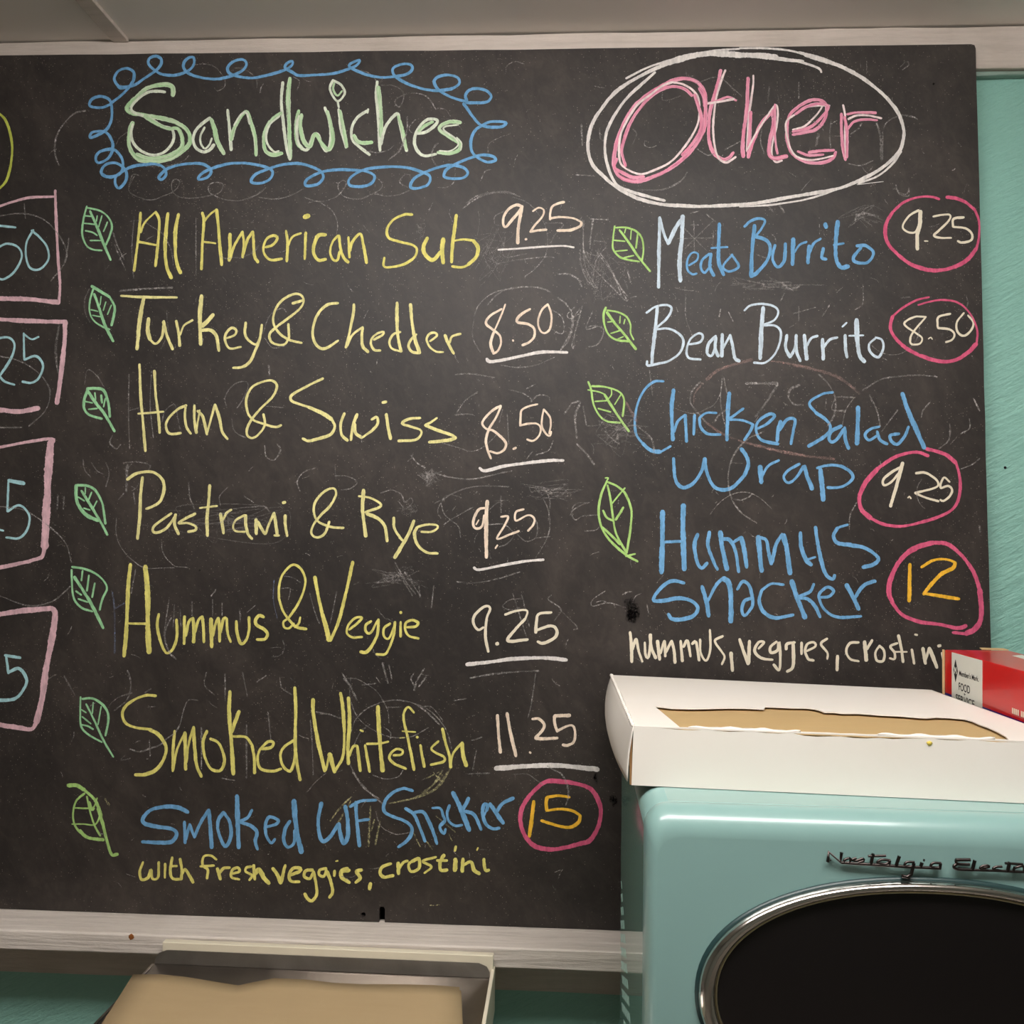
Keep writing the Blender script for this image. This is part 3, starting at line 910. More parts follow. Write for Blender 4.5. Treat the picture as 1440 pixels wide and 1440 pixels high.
("chalk_lettering", "near-white blue chalk words Bean Burrito", "iceblue", """@820,410,4.5
w20 470,95 455,250 440,380 435,460
w13 400,135 460,95 530,85 560,110 530,170 450,240
w14 450,240 540,235 610,270 635,320 610,390 540,440 480,455 410,468 405,440
w13 670,335 740,320 758,280 730,265 680,300 655,370 670,420 745,430
w16 840,280 795,330 785,390 815,405 840,340
w21 840,290 835,360 855,410
w22 880,270 878,410
w15 885,360 930,275
w19 930,275 945,340 960,420 990,440
w25 1140,100 1128,250 1120,425
w13 1020,120 1060,88 1140,78 1210,95 1235,130 1210,180 1130,215
w13 1140,215 1210,215 1250,250 1245,320 1210,400 1150,450 1080,450
@1080,400,4.5
w19 120,320 112,400 140,460
w16 140,460 170,400 180,320
w19 178,320 180,420 205,485
w22 230,320 245,475
w14 245,390 275,340 315,325
w20 345,345 350,475
w14 350,400 390,350 440,335
w18 488,320 490,400 500,462
w12 470,268 498,242
w26 560,222 565,350 580,450 612,488
w10 512,325 605,322
w14 680,340 640,380 650,430 700,460 730,400 720,350 680,335"""),
("chalk_lettering", "blue chalk words Chicken Salad Wrap", "blue", """@820,410,4.5
w14 510,568 450,570 390,620 345,710 328,810 335,900 375,960
w22 375,960 430,1005 490,1015
w14 490,1015 555,978
w22 572,620 560,750 568,940
w14 575,890 600,820 645,780
w19 645,780 650,860 655,950
w18 705,780 700,905
w14 845,768 780,768 735,800
w16 735,800 745,860 790,900 870,905
w22 925,640 915,780 910,940
w16 1015,740 960,780 925,805
w15 925,810 1010,815 1075,840
w18 1075,840 1060,880 1020,940
w17 1095,870 1160,840 1210,790 1180,775 1110,820 1095,880 1130,940 1235,965
w21 1250,820 1235,870 1228,945
w18 1240,880 1290,810 1340,810 1330,880 1315,965
@1080,400,4.5
w15 412,682 340,695 262,750 300,810
w19 300,810 370,860 395,910 360,960 255,1025
w20 465,895 400,930 385,975 405,998 440,975 480,915
w20 485,905 490,980 510,1040
w26 570,775 568,900 562,1010
w15 705,900 650,915 615,950 640,985 700,950
w19 690,930 710,985 755,1010
w18 830,945 775,955 780,990 820,1010 865,960 890,900
w28 850,690 880,780 930,900 990,1035
@820,600,4.5
w20 572,200 580,310 600,365 640,385 700,355 750,280 770,200
w21 770,200 780,280 820,370 880,400 950,380 1020,310
w24 1020,310 1045,240 1030,180 1000,140
w26 1120,250 1128,355
w14 1130,320 1170,250 1240,212
@1080,600,4.5
w16 200,235 130,275 100,320 130,355 180,320 225,250
w26 230,250 250,320 280,395
w28 332,270 340,360 350,465
w17 310,262 380,245 460,250 525,290 535,330 490,370 440,385 375,385"""),
("chalk_lettering", "blue chalk words Hummus Snacker", "blue", """@820,600,4.5
w28 502,535 502,700 495,925
w30 634,495 632,650 640,905
w17 515,730 620,725
w22 725,680 705,750 720,850 750,895 785,862
w20 800,665 790,750 820,840 850,905
w27 867,665 880,760 910,905
w20 885,710 930,720 965,790 985,920
w18 955,730 1000,700
w25 1000,700 1020,780 1035,890
w28 1108,695 1115,780 1130,915
w21 1120,700 1160,720 1175,800 1192,870
w20 1195,860 1220,750 1260,680
w30 1268,685 1290,780 1310,930
@1080,600,4.5
w23 205,670 210,760 240,840 275,875
w15 250,840 300,825
w22 300,635 315,740 340,860 370,940 410,965 422,940
w15 505,620 440,640
w22 440,640 415,690 440,735 530,750 620,770 690,820 695,850 660,875 600,890
@820,750,4.5
w20 640,315 570,300 510,330 455,390
w22 455,390 450,425 520,425 600,410 680,425 725,470 700,520 620,545 560,540 540,510
w23 752,335 780,430 795,525
w18 790,430 840,330 885,285
w29 885,285 920,310 935,400 935,560
w19 975,355 1010,305 1050,330 1070,400 1070,460 1025,520 1005,490 1020,430 1070,410
w16 1270,325 1190,320 1130,360
w21 1130,360 1115,430 1145,500 1220,535 1330,515
@1080,740,4.5
w28 150,345 180,440 235,580
w17 290,365 270,410 230,432 175,450
w20 175,455 250,460 300,510 330,575
w17 325,450 385,445 415,410 380,385 330,420 325,460 360,530 440,575 590,570
w26 495,370 540,450 575,525
w20 545,460 600,380 665,350 680,350"""),
("chalk_lettering", "small cream chalk words hummus, veggies, crostini, end hidden by the red box", "cream", """@820,750,4.5
w17 297,625 305,700 308,815
w15 310,740 335,670 350,740 375,812
w14 390,690 395,770 415,780 430,640
w19 425,640 430,720 460,790
w18 470,680 485,800
w14 490,760 515,680 520,780
w13 520,760 560,680
w18 560,680 575,740 582,820
w17 617,680 628,810
w14 635,720 660,680 680,780
w17 690,700 715,690 735,805
w13 740,670 745,760 780,805 805,730 802,610
w13 885,650 835,680 870,740 895,780 878,830
w20 935,755 945,870
w19 990,670 1020,760 1045,828
w18 1047,825 1053,680
w15 1110,730 1145,690 1110,690 1085,745 1130,790 1200,800
w16 1225,685 1185,720 1190,755 1230,740 1240,690 1248,780 1240,865 1205,830
w16 1340,690 1290,700 1285,735
w18 1328,690 1332,780 1325,850 1290,875
@1080,740,4.5
w15 212,735 212,810
w14 245,790 300,760 290,735 250,745 235,790 255,840 290,850
w13 375,710 335,745 375,800 375,840
w19 440,820 437,912
w14 575,735 520,740 495,790 520,840 575,855
w23 612,730 622,850
w14 625,780 660,720
w14 705,755 680,800 690,850 730,850 735,790 705,755
w13 820,740 775,760 800,800 800,840 770,835
w17 825,690 845,780 855,860
w10 800,795 880,795
w16 910,780 925,870
w14 930,685 945,688
w18 980,770 997,870
w14 997,850 1020,770
w20 1020,770 1070,895
w22 1078,758 1090,755
w12 1100,800 1112,865"""),
("chalk_price", "cream chalk price 9.25 inside a pink chalk circle beside Meato Burrito", "cream", """@1080,260,4.5
w12 955,160 900,190 860,240 855,275 890,300 930,300 950,270
w22 965,165 960,250 945,320 945,408
w8 990,355 1012,356
w12 1045,200 1100,190 1150,190 1145,225 1080,290 1050,320 1090,335 1160,335
w13 1240,205 1175,215 1170,265
w13 1170,265 1250,275 1290,310 1285,350 1230,365 1200,355
w14 #pinkd 1085,90 1030,75 950,78 860,110 790,170
w20 #pinkd 790,170 750,240 742,310 765,380 820,440
w22 #pinkd 820,440 900,500 1000,535 1090,540 1190,515 1270,465 1320,400
w14 #pinkd 1320,400 1335,330 1335,230 1310,160
w20 #pinkd 1310,160 1250,110 1190,85 1130,78"""),
("chalk_price", "cream chalk price 8.50 inside a pink chalk circle beside Bean Burrito", "cream", """@1080,400,4.5
w11 1000,205 930,205 865,240 880,270 940,310 975,340 960,375 910,378 900,350 920,300 1000,205
w7 1015,345 1030,335 1040,347
w12 1155,185 1080,205 1073,250 1075,275
w13 1075,275 1150,285 1180,315 1165,350 1125,365
w12 1240,180 1195,240 1200,300 1240,325 1285,290 1300,240 1265,195
w12 #pinkd 1020,80 940,100 850,150 790,200
w20 #pinkd 790,200 775,270 800,330 870,400 960,450
w22 #pinkd 960,450 1080,485 1180,480 1260,435 1320,375
w11 #pinkd 1320,375 1325,300 1300,220 1250,150 1190,110 1100,98 1020,110 950,130"""),
("chalk_price", "cream chalk price 9.25 inside a pink chalk circle beside Wrap", "cream", """@1080,600,4.5
w14 850,250 780,290 730,335 735,370 780,350 830,290
w19 853,228 820,350 775,505
w9 885,450 895,442 905,455
w13 935,295 990,290 1040,315 1075,350 1060,385 930,420
w13 930,420 1000,450 1080,472
w12 1150,350 1115,322 1090,370 1095,390
w12 1095,390 1140,375 1165,400 1150,440 1110,470 1090,462
w19 #pinkd 1015,185 950,162 870,170 790,200 700,260
w26 #pinkd 700,260 620,350 580,440 590,520 650,580
w17 #pinkd 650,580 740,620 850,630 970,605 1080,570 1170,520 1210,440 1215,330 1190,230
w22 #pinkd 1190,230 1130,180 1060,155 1000,140"""),
("chalk_price", "orange chalk price 12 inside a pink chalk circle", "orange", """@1080,740,4.5
w22 898,240 893,475
w15 970,260 1050,215 1130,210 1185,230
w22 1185,230 1170,265 1100,300 1040,360 985,430
w19 990,425 1080,440 1210,460
w21 #pinkd 1255,630 1200,645 1080,620 960,605 850,560 790,490
w28 #pinkd 790,490 765,420 780,320 850,200 950,130 1050,103
w22 #pinkd 1050,103 1140,115 1230,190 1300,290 1340,400
w30 #pinkd 1340,400 1350,510 1345,590 1310,650 1250,680
w20 #pinkd 1250,680 1170,672"""),
("chalk_circle", "yellow-green chalk circle running out of the left edge", "oliveyellow", """@0,130,2.939
w9 -190,480 -60,430 15,380 40,320 50,250 48,200 30,130 0,90 -70,50 -190,30"""),
("chalk_price_box", "pink chalk frame around blue figures 50", "palepink", """@0,130,2.939
w10 -60,495 0,470 60,450 120,435 228,430
w11 228,405 232,520 240,680 248,800 243,872
w18 -60,850 0,852 120,855 243,868
w8 #aqua -10,550 65,558
w8 #aqua -30,650 -10,642 30,625 75,640 90,680 60,740 15,772 -10,765
w8 #aqua 138,568 110,620 108,680 125,725 165,730 200,690 195,640 165,600 130,570"""),
("chalk_price_box", "pink chalk frame around blue figures 25", "palepink", """@0,130,2.939
w17 -60,935 0,938 130,945 268,948
w18 270,945 265,1050 250,1180 235,1285
w19 -60,1305 0,1312 80,1318 160,1305
w9 #aqua -30,1030 0,1015 40,1015 60,1045 45,1100 0,1170
w9 #aqua 0,1175 20,1195 60,1208
w8 #aqua 98,995 100,1105
w8 #aqua 98,998 130,1020 160,1010
w9 #aqua 100,1105 150,1090 178,1130 160,1180 130,1200 92,1195"""),
("chalk_price_box", "pink chalk frame around a blue figure 5, upper", "palepink", """@0,600,2.939
w11 -60,95 0,85 120,62 215,50 222,65
w30 210,62 200,180 194,300 188,420 184,500
w15 184,500 175,535 150,548 60,570 -40,590
w14 #aqua 35,222 100,235
w8 #aqua 35,225 30,350
w9 #aqua 30,350 80,325 120,365 115,420 80,460 25,458
w7 #aqua -5,425 15,430"""),
("chalk_price_box", "pink chalk frame around a blue figure 5, lower", "palepink", """@0,600,2.939
w20 -60,780 0,775 100,760 215,750
w24 215,750 228,780 210,900 190,1000 175,1120 150,1225
w18 150,1225 130,1250 80,1245 0,1232 -50,1225
w10 #aqua 20,945 85,955
w9 #aqua 25,945 35,1020
w12 #aqua 35,1015 80,1000 110,1045 95,1090 60,1125 0,1130 -20,1120"""),
]
# faint remains of wiped-off chalk
GHOST = """@110,70,4.5
w5 355,800 330,850 325,900 400,940 470,950 540,925 600,900 635,860 640,830 610,820 590,850 600,900 640,930 720,940 820,925 890,905 915,870 910,845 860,840 825,860 830,900 860,920 920,945 1010,955 1090,935 1150,905 1190,870
w5 385,795 345,790 325,850
w4 735,95 800,90 860,105 905,150 930,200 920,240 880,260 860,240
w4 990,115 1040,120 1100,155 1130,200 1130,240
w4 1360,170 1400,200 1385,255
w4 430,740 560,735 660,705 700,670
w4 240,600 260,560 310,520
@420,70,4.5
w5 -250,935 -150,945 -60,925 30,880
w5 40,935 130,960 220,940 270,900 300,850 285,825 250,850 255,890 290,930 380,945 460,915 520,880 525,840 480,800
w5 480,910 560,925 640,915 700,890
w5 690,870 640,840 660,800 700,790 715,830
w4 360,125 430,140 480,180 500,220
w5 520,225 590,225 650,255 665,300 640,360 610,340 620,310 680,280 740,275 800,290 840,330 870,380 880,370 930,380 960,420
w4 1200,650 1200,600 1260,560 1340,530
w4 1310,150 1320,100 1370,75 1430,90
w4 880,870 940,870 985,830 990,750
w6 1060,970 1140,920 1240,900 1330,900 1400,930
w5 1150,830 1180,770 1220,755
w4 740,440 700,490 710,520 740,530
@640,270,5.538
w8 60,130 150,60 260,15 360,5 450,15
w5 380,150 310,190 310,250 350,260
w5 450,40 560,80 640,160 700,260 720,380 700,500 620,600 540,660
w5 320,560 450,535 600,515 720,505 775,512
w5 180,150 190,230 175,330
w6 700,240 840,250 780,330 740,400
w6 990,220 1000,330 1000,450 1050,560 1130,650 1220,740 1330,850
w7 1130,480 1190,560 1240,660 1300,760 1350,820
w6 1000,600 1080,740
w5 1080,210 1060,330 1050,440
w5 1060,210 1190,218
w5 1080,380 1180,390
w8 975,450 980,560 1020,670 1090,750
w9 800,640 880,640 960,680 985,740
w7 250,880 340,790 450,745 600,740 700,760 740,785
w9 800,820 870,880 915,960 915,1050 880,1160 820,1230
w6 980,900 940,950 900,1000
w7 990,890 950,1040 910,1180 920,1220
w5 1010,1060 1080,1040 1150,1060
w5 1160,1100 1120,1180 1040,1205
w5 390,350 380,500 560,480
@620,400,4.5
w5 210,200 240,130 320,60 420,30 560,15 650,25 695,50
w5 250,430 200,330 210,220
w5 380,510 480,525 600,510 720,460
w6 740,85 800,130 830,200 820,300 760,410
w5 700,160 760,200 780,260 770,310 720,300
w5 850,140 800,190 820,215 880,180 890,150 850,300 840,400
w5 960,170 920,280 1000,265 1030,300 990,380 940,395
w6 90,570 180,565 260,575 340,590
w6 235,680 160,730 100,810
w6 90,825 180,820 215,830
w5 430,665 520,690 580,730
w6 570,740 620,700 680,710 690,740
w10 830,750 880,745 850,830 860,970
w8 780,820 830,750
w6 900,770 920,890
@620,500,4.5
w5 0,760 100,775 200,780 300,765 400,735
w6 10,920 60,880 160,840 280,825 430,830
w5 0,1030 -20,980 20,900 60,880 130,900
w5 680,1040 690,920 650,830
w5 390,340 370,420
w5 420,370 430,560
w5 710,540 680,600 600,630
w8 860,560 920,620 970,690
w5 820,1010 850,940 940,930
w5 1040,480 1100,540 1130,560
w5 540,210 600,180
@620,640,4.5
w5 650,280 680,350 690,440 670,530 600,650
w5 0,300 20,370 60,410 110,450 125,520
w5 20,440 60,410 130,370 200,330
w5 340,290 430,285
w5 380,260 380,370
w5 300,350 360,300 390,310
w5 300,440 400,440 460,500 420,560 370,580
w5 480,500 540,545 600,520 610,440 580,380
w5 600,525 690,515
w5 940,300 880,320 830,360 850,410 900,385 990,380
w5 910,480 980,475 1000,455
w6 100,800 200,810 350,785 500,740
@620,770,4.5
w5 510,325 440,330 390,370 440,395 500,380
w5 455,290 540,560
w5 510,290 560,500
w5 700,300 680,330 760,390 720,460
w5 1040,275 960,330 960,370 1060,350 1170,380
w5 1265,292 1230,310 1205,360
w5 1305,360 1315,420
w8 185,825 300,805 430,790 620,780
w5 600,800 570,1000 550,1080
w5 750,390 860,500 840,520
@90,500,4.5
w5 412,120 408,350 415,590
w5 405,350 480,330
w5 555,95 545,300 565,520
w5 620,420 640,350 700,310 720,400 740,490
w5 1030,330 1020,260 1080,180 1150,165 1165,200 1130,280 1095,330
w5 1060,400 1080,480 1150,520
w5 1280,320 1390,330
w4 130,180 150,90 210,130 255,200
w5 120,650 130,720 170,770
w5 175,680 210,730 250,750
w5 260,670 285,740 265,830
w6 375,680 450,672 540,690 535,730
w12 400,690 395,860
w6 1270,570 1280,640 1330,660 1370,600 1350,560
w7 1295,60 1300,130
w5 310,500 290,550 330,590 360,560
@90,640,4.5
w9 440,240 450,310
w7 345,280 380,240
w6 790,170 795,260 825,340
w5 1035,205 985,260 990,320
w5 1140,260 1200,300
w6 1190,330 1270,325 1300,360
w5 960,860 930,890
@400,640,4.5
w6 800,0 840,50 890,80
w6 970,120 1080,145 1190,152 1290,130 1440,100
w5 950,305 1030,265
w5 200,80 120,110 80,170 100,230
w4 320,60 325,150
w5 320,130 400,135 460,170 420,210 360,220
w5 610,240 680,220 740,250 760,300 800,270 810,300 770,340 710,355
w5 720,290 750,330
w6 700,680 780,820
w6 720,740 830,880
w6 760,740 860,890
w5 790,760 830,850
w5 750,790 810,890
w6 850,830 860,900
@400,770,4.5
w5 160,290 190,400 220,480
w5 330,280 290,480
w5 -10,180 50,190 100,220
w8 365,795 410,870 460,965
w8 375,830 430,890
w8 620,730 655,860
w6 660,740 680,830
w6 580,820 605,855
w6 820,795 800,830 820,870
w8 885,765 840,840 820,905
w7 895,820 850,880
w6 945,240 930,380
w6 490,870 580,860
@400,930,4.5
w5 600,260 700,245 800,260 900,300 980,370 1030,450 1060,560
w5 600,265 520,300 450,370 420,450
w7 820,265 900,320 980,400
w5 860,290 930,290 1000,370
w5 640,290 740,290
w7 410,640 460,740 540,830 620,900
w6 430,700 500,800 600,870
w7 #ghosty 1050,680 980,790 880,850 720,890
w7 #ghosty 1030,700 960,800 860,850
w7 #ghosty 1000,690 940,780 870,830
w6 #ghosty 980,700 900,740
w5 #ghosty 940,700 1000,770
w6 #ghosty 660,900 800,870 900,820 1000,720
w8 200,320 280,335 355,360
w5 165,370 175,520 182,720
w5 140,830 200,760 260,710
w6 1070,250 1150,235
w6 1185,500 1250,480
w5 1215,560 1190,690
w6 1150,712 1300,708
w5 440,530 480,450 540,400
w5 560,720 640,745 720,730 750,690
w5 630,415 670,450 670,490
@400,1070,4.5
w7 #ghosty 420,230 350,300 290,380
w7 #ghosty 420,255 340,390
w9 #ghosty 545,290 530,540
w8 #ghosty 570,370 550,440
w9 #ghosty 605,380 575,530
w6 #ghosty 810,440 860,545
w6 #ghosty 900,510 935,560
w6 #ghosty 960,350 1080,450
w5 #ghosty 1040,460 1060,505
w8 #ghosty 920,915 980,910
@90,930,4.5
w5 285,280 340,230 430,200
w6 510,200 550,175
w5 735,400 760,300 790,245 845,245
w5 530,290 580,285
w7 870,420 870,680
w7 1155,400 1155,740
w6 1290,320 1310,500
w6 540,500 545,600
w5 1000,740 1080,755
w5 1020,80 1020,250
w5 1130,70 1160,220
w5 1280,90 1220,130
w5 900,70 890,150 950,210
w5 1365,100 1380,170 1440,210
w10 #ghosty 260,870 285,910
@90,770,4.5
w7 #ghostb 305,280 320,400 322,670
w6 #ghostb 325,385 385,350
w5 665,330 630,560
w5 700,360 690,500
w5 735,390 740,500
w5 810,340 810,430
w5 940,330 940,430
w5 1000,350 1000,430
w5 1110,390 1115,470
w5 1160,410 1210,365
w6 425,290 452,145
w5 960,265 930,310
w4 #ghostb 1330,200 1325,330 1350,450
w4 1370,260 1430,260 1420,330
@90,280,4.5
w5 445,110 430,300 440,500
w7 310,210 340,300 380,380
w6 320,290 390,450
w5 835,120 835,480
w9 350,580 520,568 690,560
w5 160,570 130,640 135,720 165,780
w4 650,720 660,850
w4 1260,850 1300,740 1380,690 1410,720
w4 1270,880 1320,940 1400,930
w7 30,250 20,330 5,400
@820,290,4.5
w5 45,80 160,85
w5 60,85 40,250
w5 700,90 705,300
w5 600,205 820,200
w5 640,140 780,280
w5 820,95 640,270
w5 680,45 735,30
w5 780,50 840,100
w5 825,150 820,260
w5 680,118 730,118
w6 5,90 0,250 20,400 90,520
w6 80,280 190,430 280,600
w6 190,420 240,560
w5 10,290 100,320
w5 150,250 80,350 60,480
w9 280,400 300,480
w5 580,515 640,530 700,535
w5 650,560 650,700 690,820
w5 870,650 860,700
w5 1275,550 1250,600
w5 920,670 950,730
@820,410,4.5
w14 #ghostp 1070,430 960,460 850,500 780,560
w8 740,570 690,630 680,700 720,760 780,830
w7 #ghostp 760,580 710,640 700,700
w10 #ghostp 780,830 900,910 1100,975 1400,1035
w8 #ghostp 1190,440 1300,455 1440,480
w13 1030,580 1230,580
w11 1230,590 1160,700 1090,790
w5 880,540 870,700 900,860
w5 890,540 920,690
w10 1370,590 1310,620 1305,680 1340,715 1390,715
w5 470,60 480,90
w5 420,500 440,660
w14 #ghostp 270,700 340,820
w6 600,130 590,100
@1080,400,4.5
w14 #ghostp 160,510 300,540 430,580 520,640 580,690
w7 600,670 720,600 850,580 970,575 1070,585
w5 600,0 600,120 550,160
w5 160,185 300,145
w6 195,140 195,230
w6 345,200 390,130
w5 435,50 470,20
w6 840,85 900,80
w5 1255,70 1265,120 1250,160
w7 420,710 550,715
w6 430,710 405,790 490,800
w8 640,700 690,800 710,900
w6 820,795 720,930
w5 540,720 490,800 470,900
w6 1030,740 980,800 970,840
w6 1300,720 1340,800
w6 1275,850 1275,910 1220,945
w6 1150,880 1150,950
@1080,600,4.5
w6 1160,10 1140,90 1080,140
w6 1340,200 1290,240 1200,275
w6 560,480 520,560 515,650
w12 #ghostp 0,140 200,180 420,205
w8 1340,630 1342,670
@1080,260,4.5
w7 550,240 560,200 620,180 700,200
w12 90,620 140,660 200,640
w6 740,100 760,120
w6 810,0 820,40 870,60 895,30
@1040,60,5.76
w7 180,700 170,800 200,900
w7 480,320 480,450
w9 240,360 230,480
w7 740,640 730,760 740,850
w7 740,660 790,630
w6 750,755 900,760
w8 990,650 960,700 900,740
w13 1110,650 1140,760 1150,960
w9 1160,700 1200,640 1300,590 1400,600 1440,620
w7 1160,720 1160,950
w7 880,980 980,995 1080,955
w14 640,740 620,840
w5 980,150 980,200
w6 1030,150 1030,250
w6 1300,200 1350,150 1370,180 1320,220
w6 500,1200 540,1150 590,1100
w6 1270,1180 1300,1230 1370,1240 1370,1170
w14 230,1320 270,1370
w12 320,1310 360,1375
@810,60,5.76
w7 560,790 555,830 600,850 650,835
w8 190,690 200,780 250,800
w7 460,700 490,740 460,820
w6 700,400 700,460 750,465 850,430
w6 890,220 900,270 950,270
w7 970,330 1150,280 1280,380 1340,430
w7 980,860 1060,910 1120,900
w6 1200,870 1330,800
w10 45,660 50,830
w9 500,1190 700,1190 850,1120 900,1050
w7 0,1070 150,1080
@0,130,2.939
w4 0,510 80,500 160,515 220,560 270,640 270,700 210,780
w4 0,1090 80,1110 160,1160 205,1230 190,1310 120,1380
w4 0,1385 90,1385
w7 245,960 230,1060 240,1160
w4 100,460 105,520
@0,600,2.939
w4 0,330 100,345 200,410 270,480 295,560
w4 0,700 120,740 220,720 290,660
w5 240,280 235,340
w5 265,290 262,340
w4 265,1030 310,1110
"""
# lone specks and short chalk marks: (x, y, size)

# ================================================================== the room
YB = -0.026          # front face of the chalkboard
def struct(o): o['kind'] = 'structure'; return o
ZC = at_y(720, 46, -0.018).z         # ceiling height
X0, X1, Y0 = -2.3, 2.1, -3.0
struct(box('floor', (X0, Y0, -0.05), (X1, 0.0, 0.0), 'floor'))
struct(box('wall_back', (X0, 0.0, -0.05), (X1, 0.08, ZC + 0.06), 'wall'))
struct(box('wall_left', (X0 - 0.08, Y0, -0.05), (X0, 0.08, ZC + 0.06), 'plainwall'))
struct(box('wall_right', (X1, Y0, -0.05), (X1 + 0.08, 0.08, ZC + 0.06), 'plainwall'))
struct(box('wall_front', (X0 - 0.08, Y0 - 0.08, -0.05), (X1 + 0.08, Y0, ZC + 0.06), 'plainwall'))
ceil = struct(box('ceiling', (X0, Y0, ZC), (X1, 0.0, ZC + 0.06), 'ceiling'))
# batten covering a ceiling panel joint
bx0, bx1 = at_z(148, 47, ZC - 0.004).x, at_z(171, 47, ZC - 0.004).x
struct(box('trim_5', (bx0, Y0, ZC - 0.005), (bx1, -0.0185, ZC + 0.001), 'trim', bevel=0.001))
# top trim board, with a slightly uneven upper edge that leaves a broken dark gap under the ceiling
zt0 = at_y(1400, 96, -0.018).z
def ragged_board(name, x0, x1, y0, y1, zlo, zhi, mat, amp_lo=0.0, amp_hi=0.0, step=0.03, bevel=0.0015):
    random.seed(name); bm = bmesh.new(); n = int((x1 - x0) / step); rows = []
    lo = hi = 0
    for i in range(n + 1):
        x = x0 + (x1 - x0) * i / n
        lo = lo * 0.6 + random.uniform(-1, 1) * amp_lo; hi = hi * 0.6 + random.uniform(-1, 1) * amp_hi
        rows.append([bm.verts.new(p) for p in ((x, y0, zlo + lo), (x, y1, zlo + lo), (x, y1, zhi + hi), (x, y0, zhi + hi))])
    for a, b in zip(rows, rows[1:]):
        for k in range(4): bm.faces.new((a[k], a[(k + 1) % 4], b[(k + 1) % 4], b[k]))
    bm.faces.new(rows[0][::-1]); bm.faces.new(rows[-1])
    bmesh.ops.recalc_face_normals(bm, faces=bm.faces)
    return from_bm(name, bm, mat, bevel=bevel)
struct(ragged_board('trim_1', X0, X1, -0.018, -0.0005, zt0, ZC - 0.0018, 'trim', 0.0, 0.0011, 0.045))
zt1 = at_y(1400, 105, -0.012).z
struct(ragged_board('trim_2', X0, X1, -0.012, -0.0005, zt1, zt0 - 0.0005, 'tealstrip', 0.0010, 0.0, 0.02))
# ledge under the board
zl = at_y(300, 1289, YB).z                 # top of the ledge where it meets the board
pL = at_z(300, 1318, zl); yl = pL.y
zl2 = at_y(300, 1347, yl).z
struct(ragged_board('trim_3', X0, X1, yl, -0.0005, zl2, zl, 'ledge', 0.0004, 0.0004, 0.05, 0.003))
zl3 = at_y(780, 1396, -0.014).z
struct(ragged_board('trim_4', X0, X1, -0.014, -0.0005, zl3, zl2 - 0.0005, 'trim', 0.0006, 0.0, 0.05))
# rust spot on the ledge edge
led = bpy.data.objects['trim_3']
rbm = bmesh.new(); pr = at_y(184.5, 1317.5, yl - 0.0002)
bmesh.ops.create_icosphere(rbm, subdivisions=2, radius=0.0036, matrix=Matrix.Translation(pr) @ Matrix.Diagonal((1, .25, 1.1, 1)))
for v_ in rbm.verts: v_.co += Vector((random.uniform(-1, 1), 0, random.uniform(-1, 1))) * 0.0007
from_bm('rust_spot', rbm, 'rust', led)
print('ledge depth', yl, 'thick', zl - zl2, 'ZC', ZC)

# ================================================================== the chalkboard
board = thing('chalkboard', 'black menu chalkboard with coloured chalk lettering standing on the white ledge', 'chalkboard', (-0.3, YB, zl))
def bp(px, py, y=YB): return at_y(px, py, y)
left = -1.75
pTL, pTR, pBR = bp(0, 78), bp(1372, 62), bp(1394, 935)
dirT = (pTR - pTL) / (pTR.x - pTL.x); pTLx = pTL + dirT * (left - pTL.x)
botA, botB = bp(0, 1279), bp(873, 1313)
dirB = (botB - botA) / (botB.x - botA.x)
dR = (pBR - pTR) / (pBR.z - pTR.z)
zb = zl + 0.0006
BRc = pTR + dR * (zb - pTR.z)
def jit(a, b, n, amp):
    out = []
    for i in range(n):
        t = i / n; p = a.lerp(b, t)
        if i: p = p + Vector((random.uniform(-amp, amp), 0, random.uniform(-amp, amp)))
        out.append(p)
    return out
random.seed(3)
BLc = Vector((left, YB, zb))
nx0, nx1 = bp(533, 1298).x, bp(541, 1298).x; nz = bp(537, 1275).z
outline = [pTLx] + jit(pTL, pTR, 24, 0.0005)[1:] + [pTR + Vector((-0.006, 0, 0)), pTR + Vector((-0.0015, 0, -0.0015)), pTR + Vector((0, 0, -0.006))]
outline += jit(pTR + Vector((0, 0, -0.006)), BRc, 26, 0.00045)[1:] + [BRc]
outline += jit(BRc, Vector((nx1, YB, zb)), 8, 0.0)[1:]
mid = (nx0 + nx1) / 2
outline += [Vector((nx1, YB, zb)), Vector((nx1, YB, nz - 0.003)), Vector((mid + 0.0022, YB, nz)), Vector((mid - 0.0022, YB, nz)), Vector((nx0, YB, nz - 0.003)), Vector((nx0, YB, zb)), BLc]
for p in outline: p.y = YB
def ring(c, r, n=14): return [c + Vector((math.cos(a) * r, 0, math.sin(a) * r)) for a in [2 * math.pi * i / n for i in range(n)]]
hole = ring(bp(511, 1286), 0.0032)
holes = [hole] + [ring(bp(x, y), r, 10) for x, y, r in ((281, 802, .0011), (243, 801, .0009), (149, 671, .001), (299, 656, .0008), (355, 946, .0008), (1313, 118, .0015), (184, 589, .0009), (796, 848, .0008), (836, 1094, .0018), (862, 1126, .002), (100, 1212, .0010))]
panel = plate('board_panel', [outline] + holes, (0, 0.007, 0), 'board', board)
bk = box('backing_shadow', (left + 0.01, YB + 0.0075, zb + 0.001), (pTR.x - 0.004, -0.0185, pTR.z - 0.004), 'hole', board)  # added black sheet, gives the panel holes and notch their shade by colour
bk['label'] = 'black sheet added for the shade inside the holes'

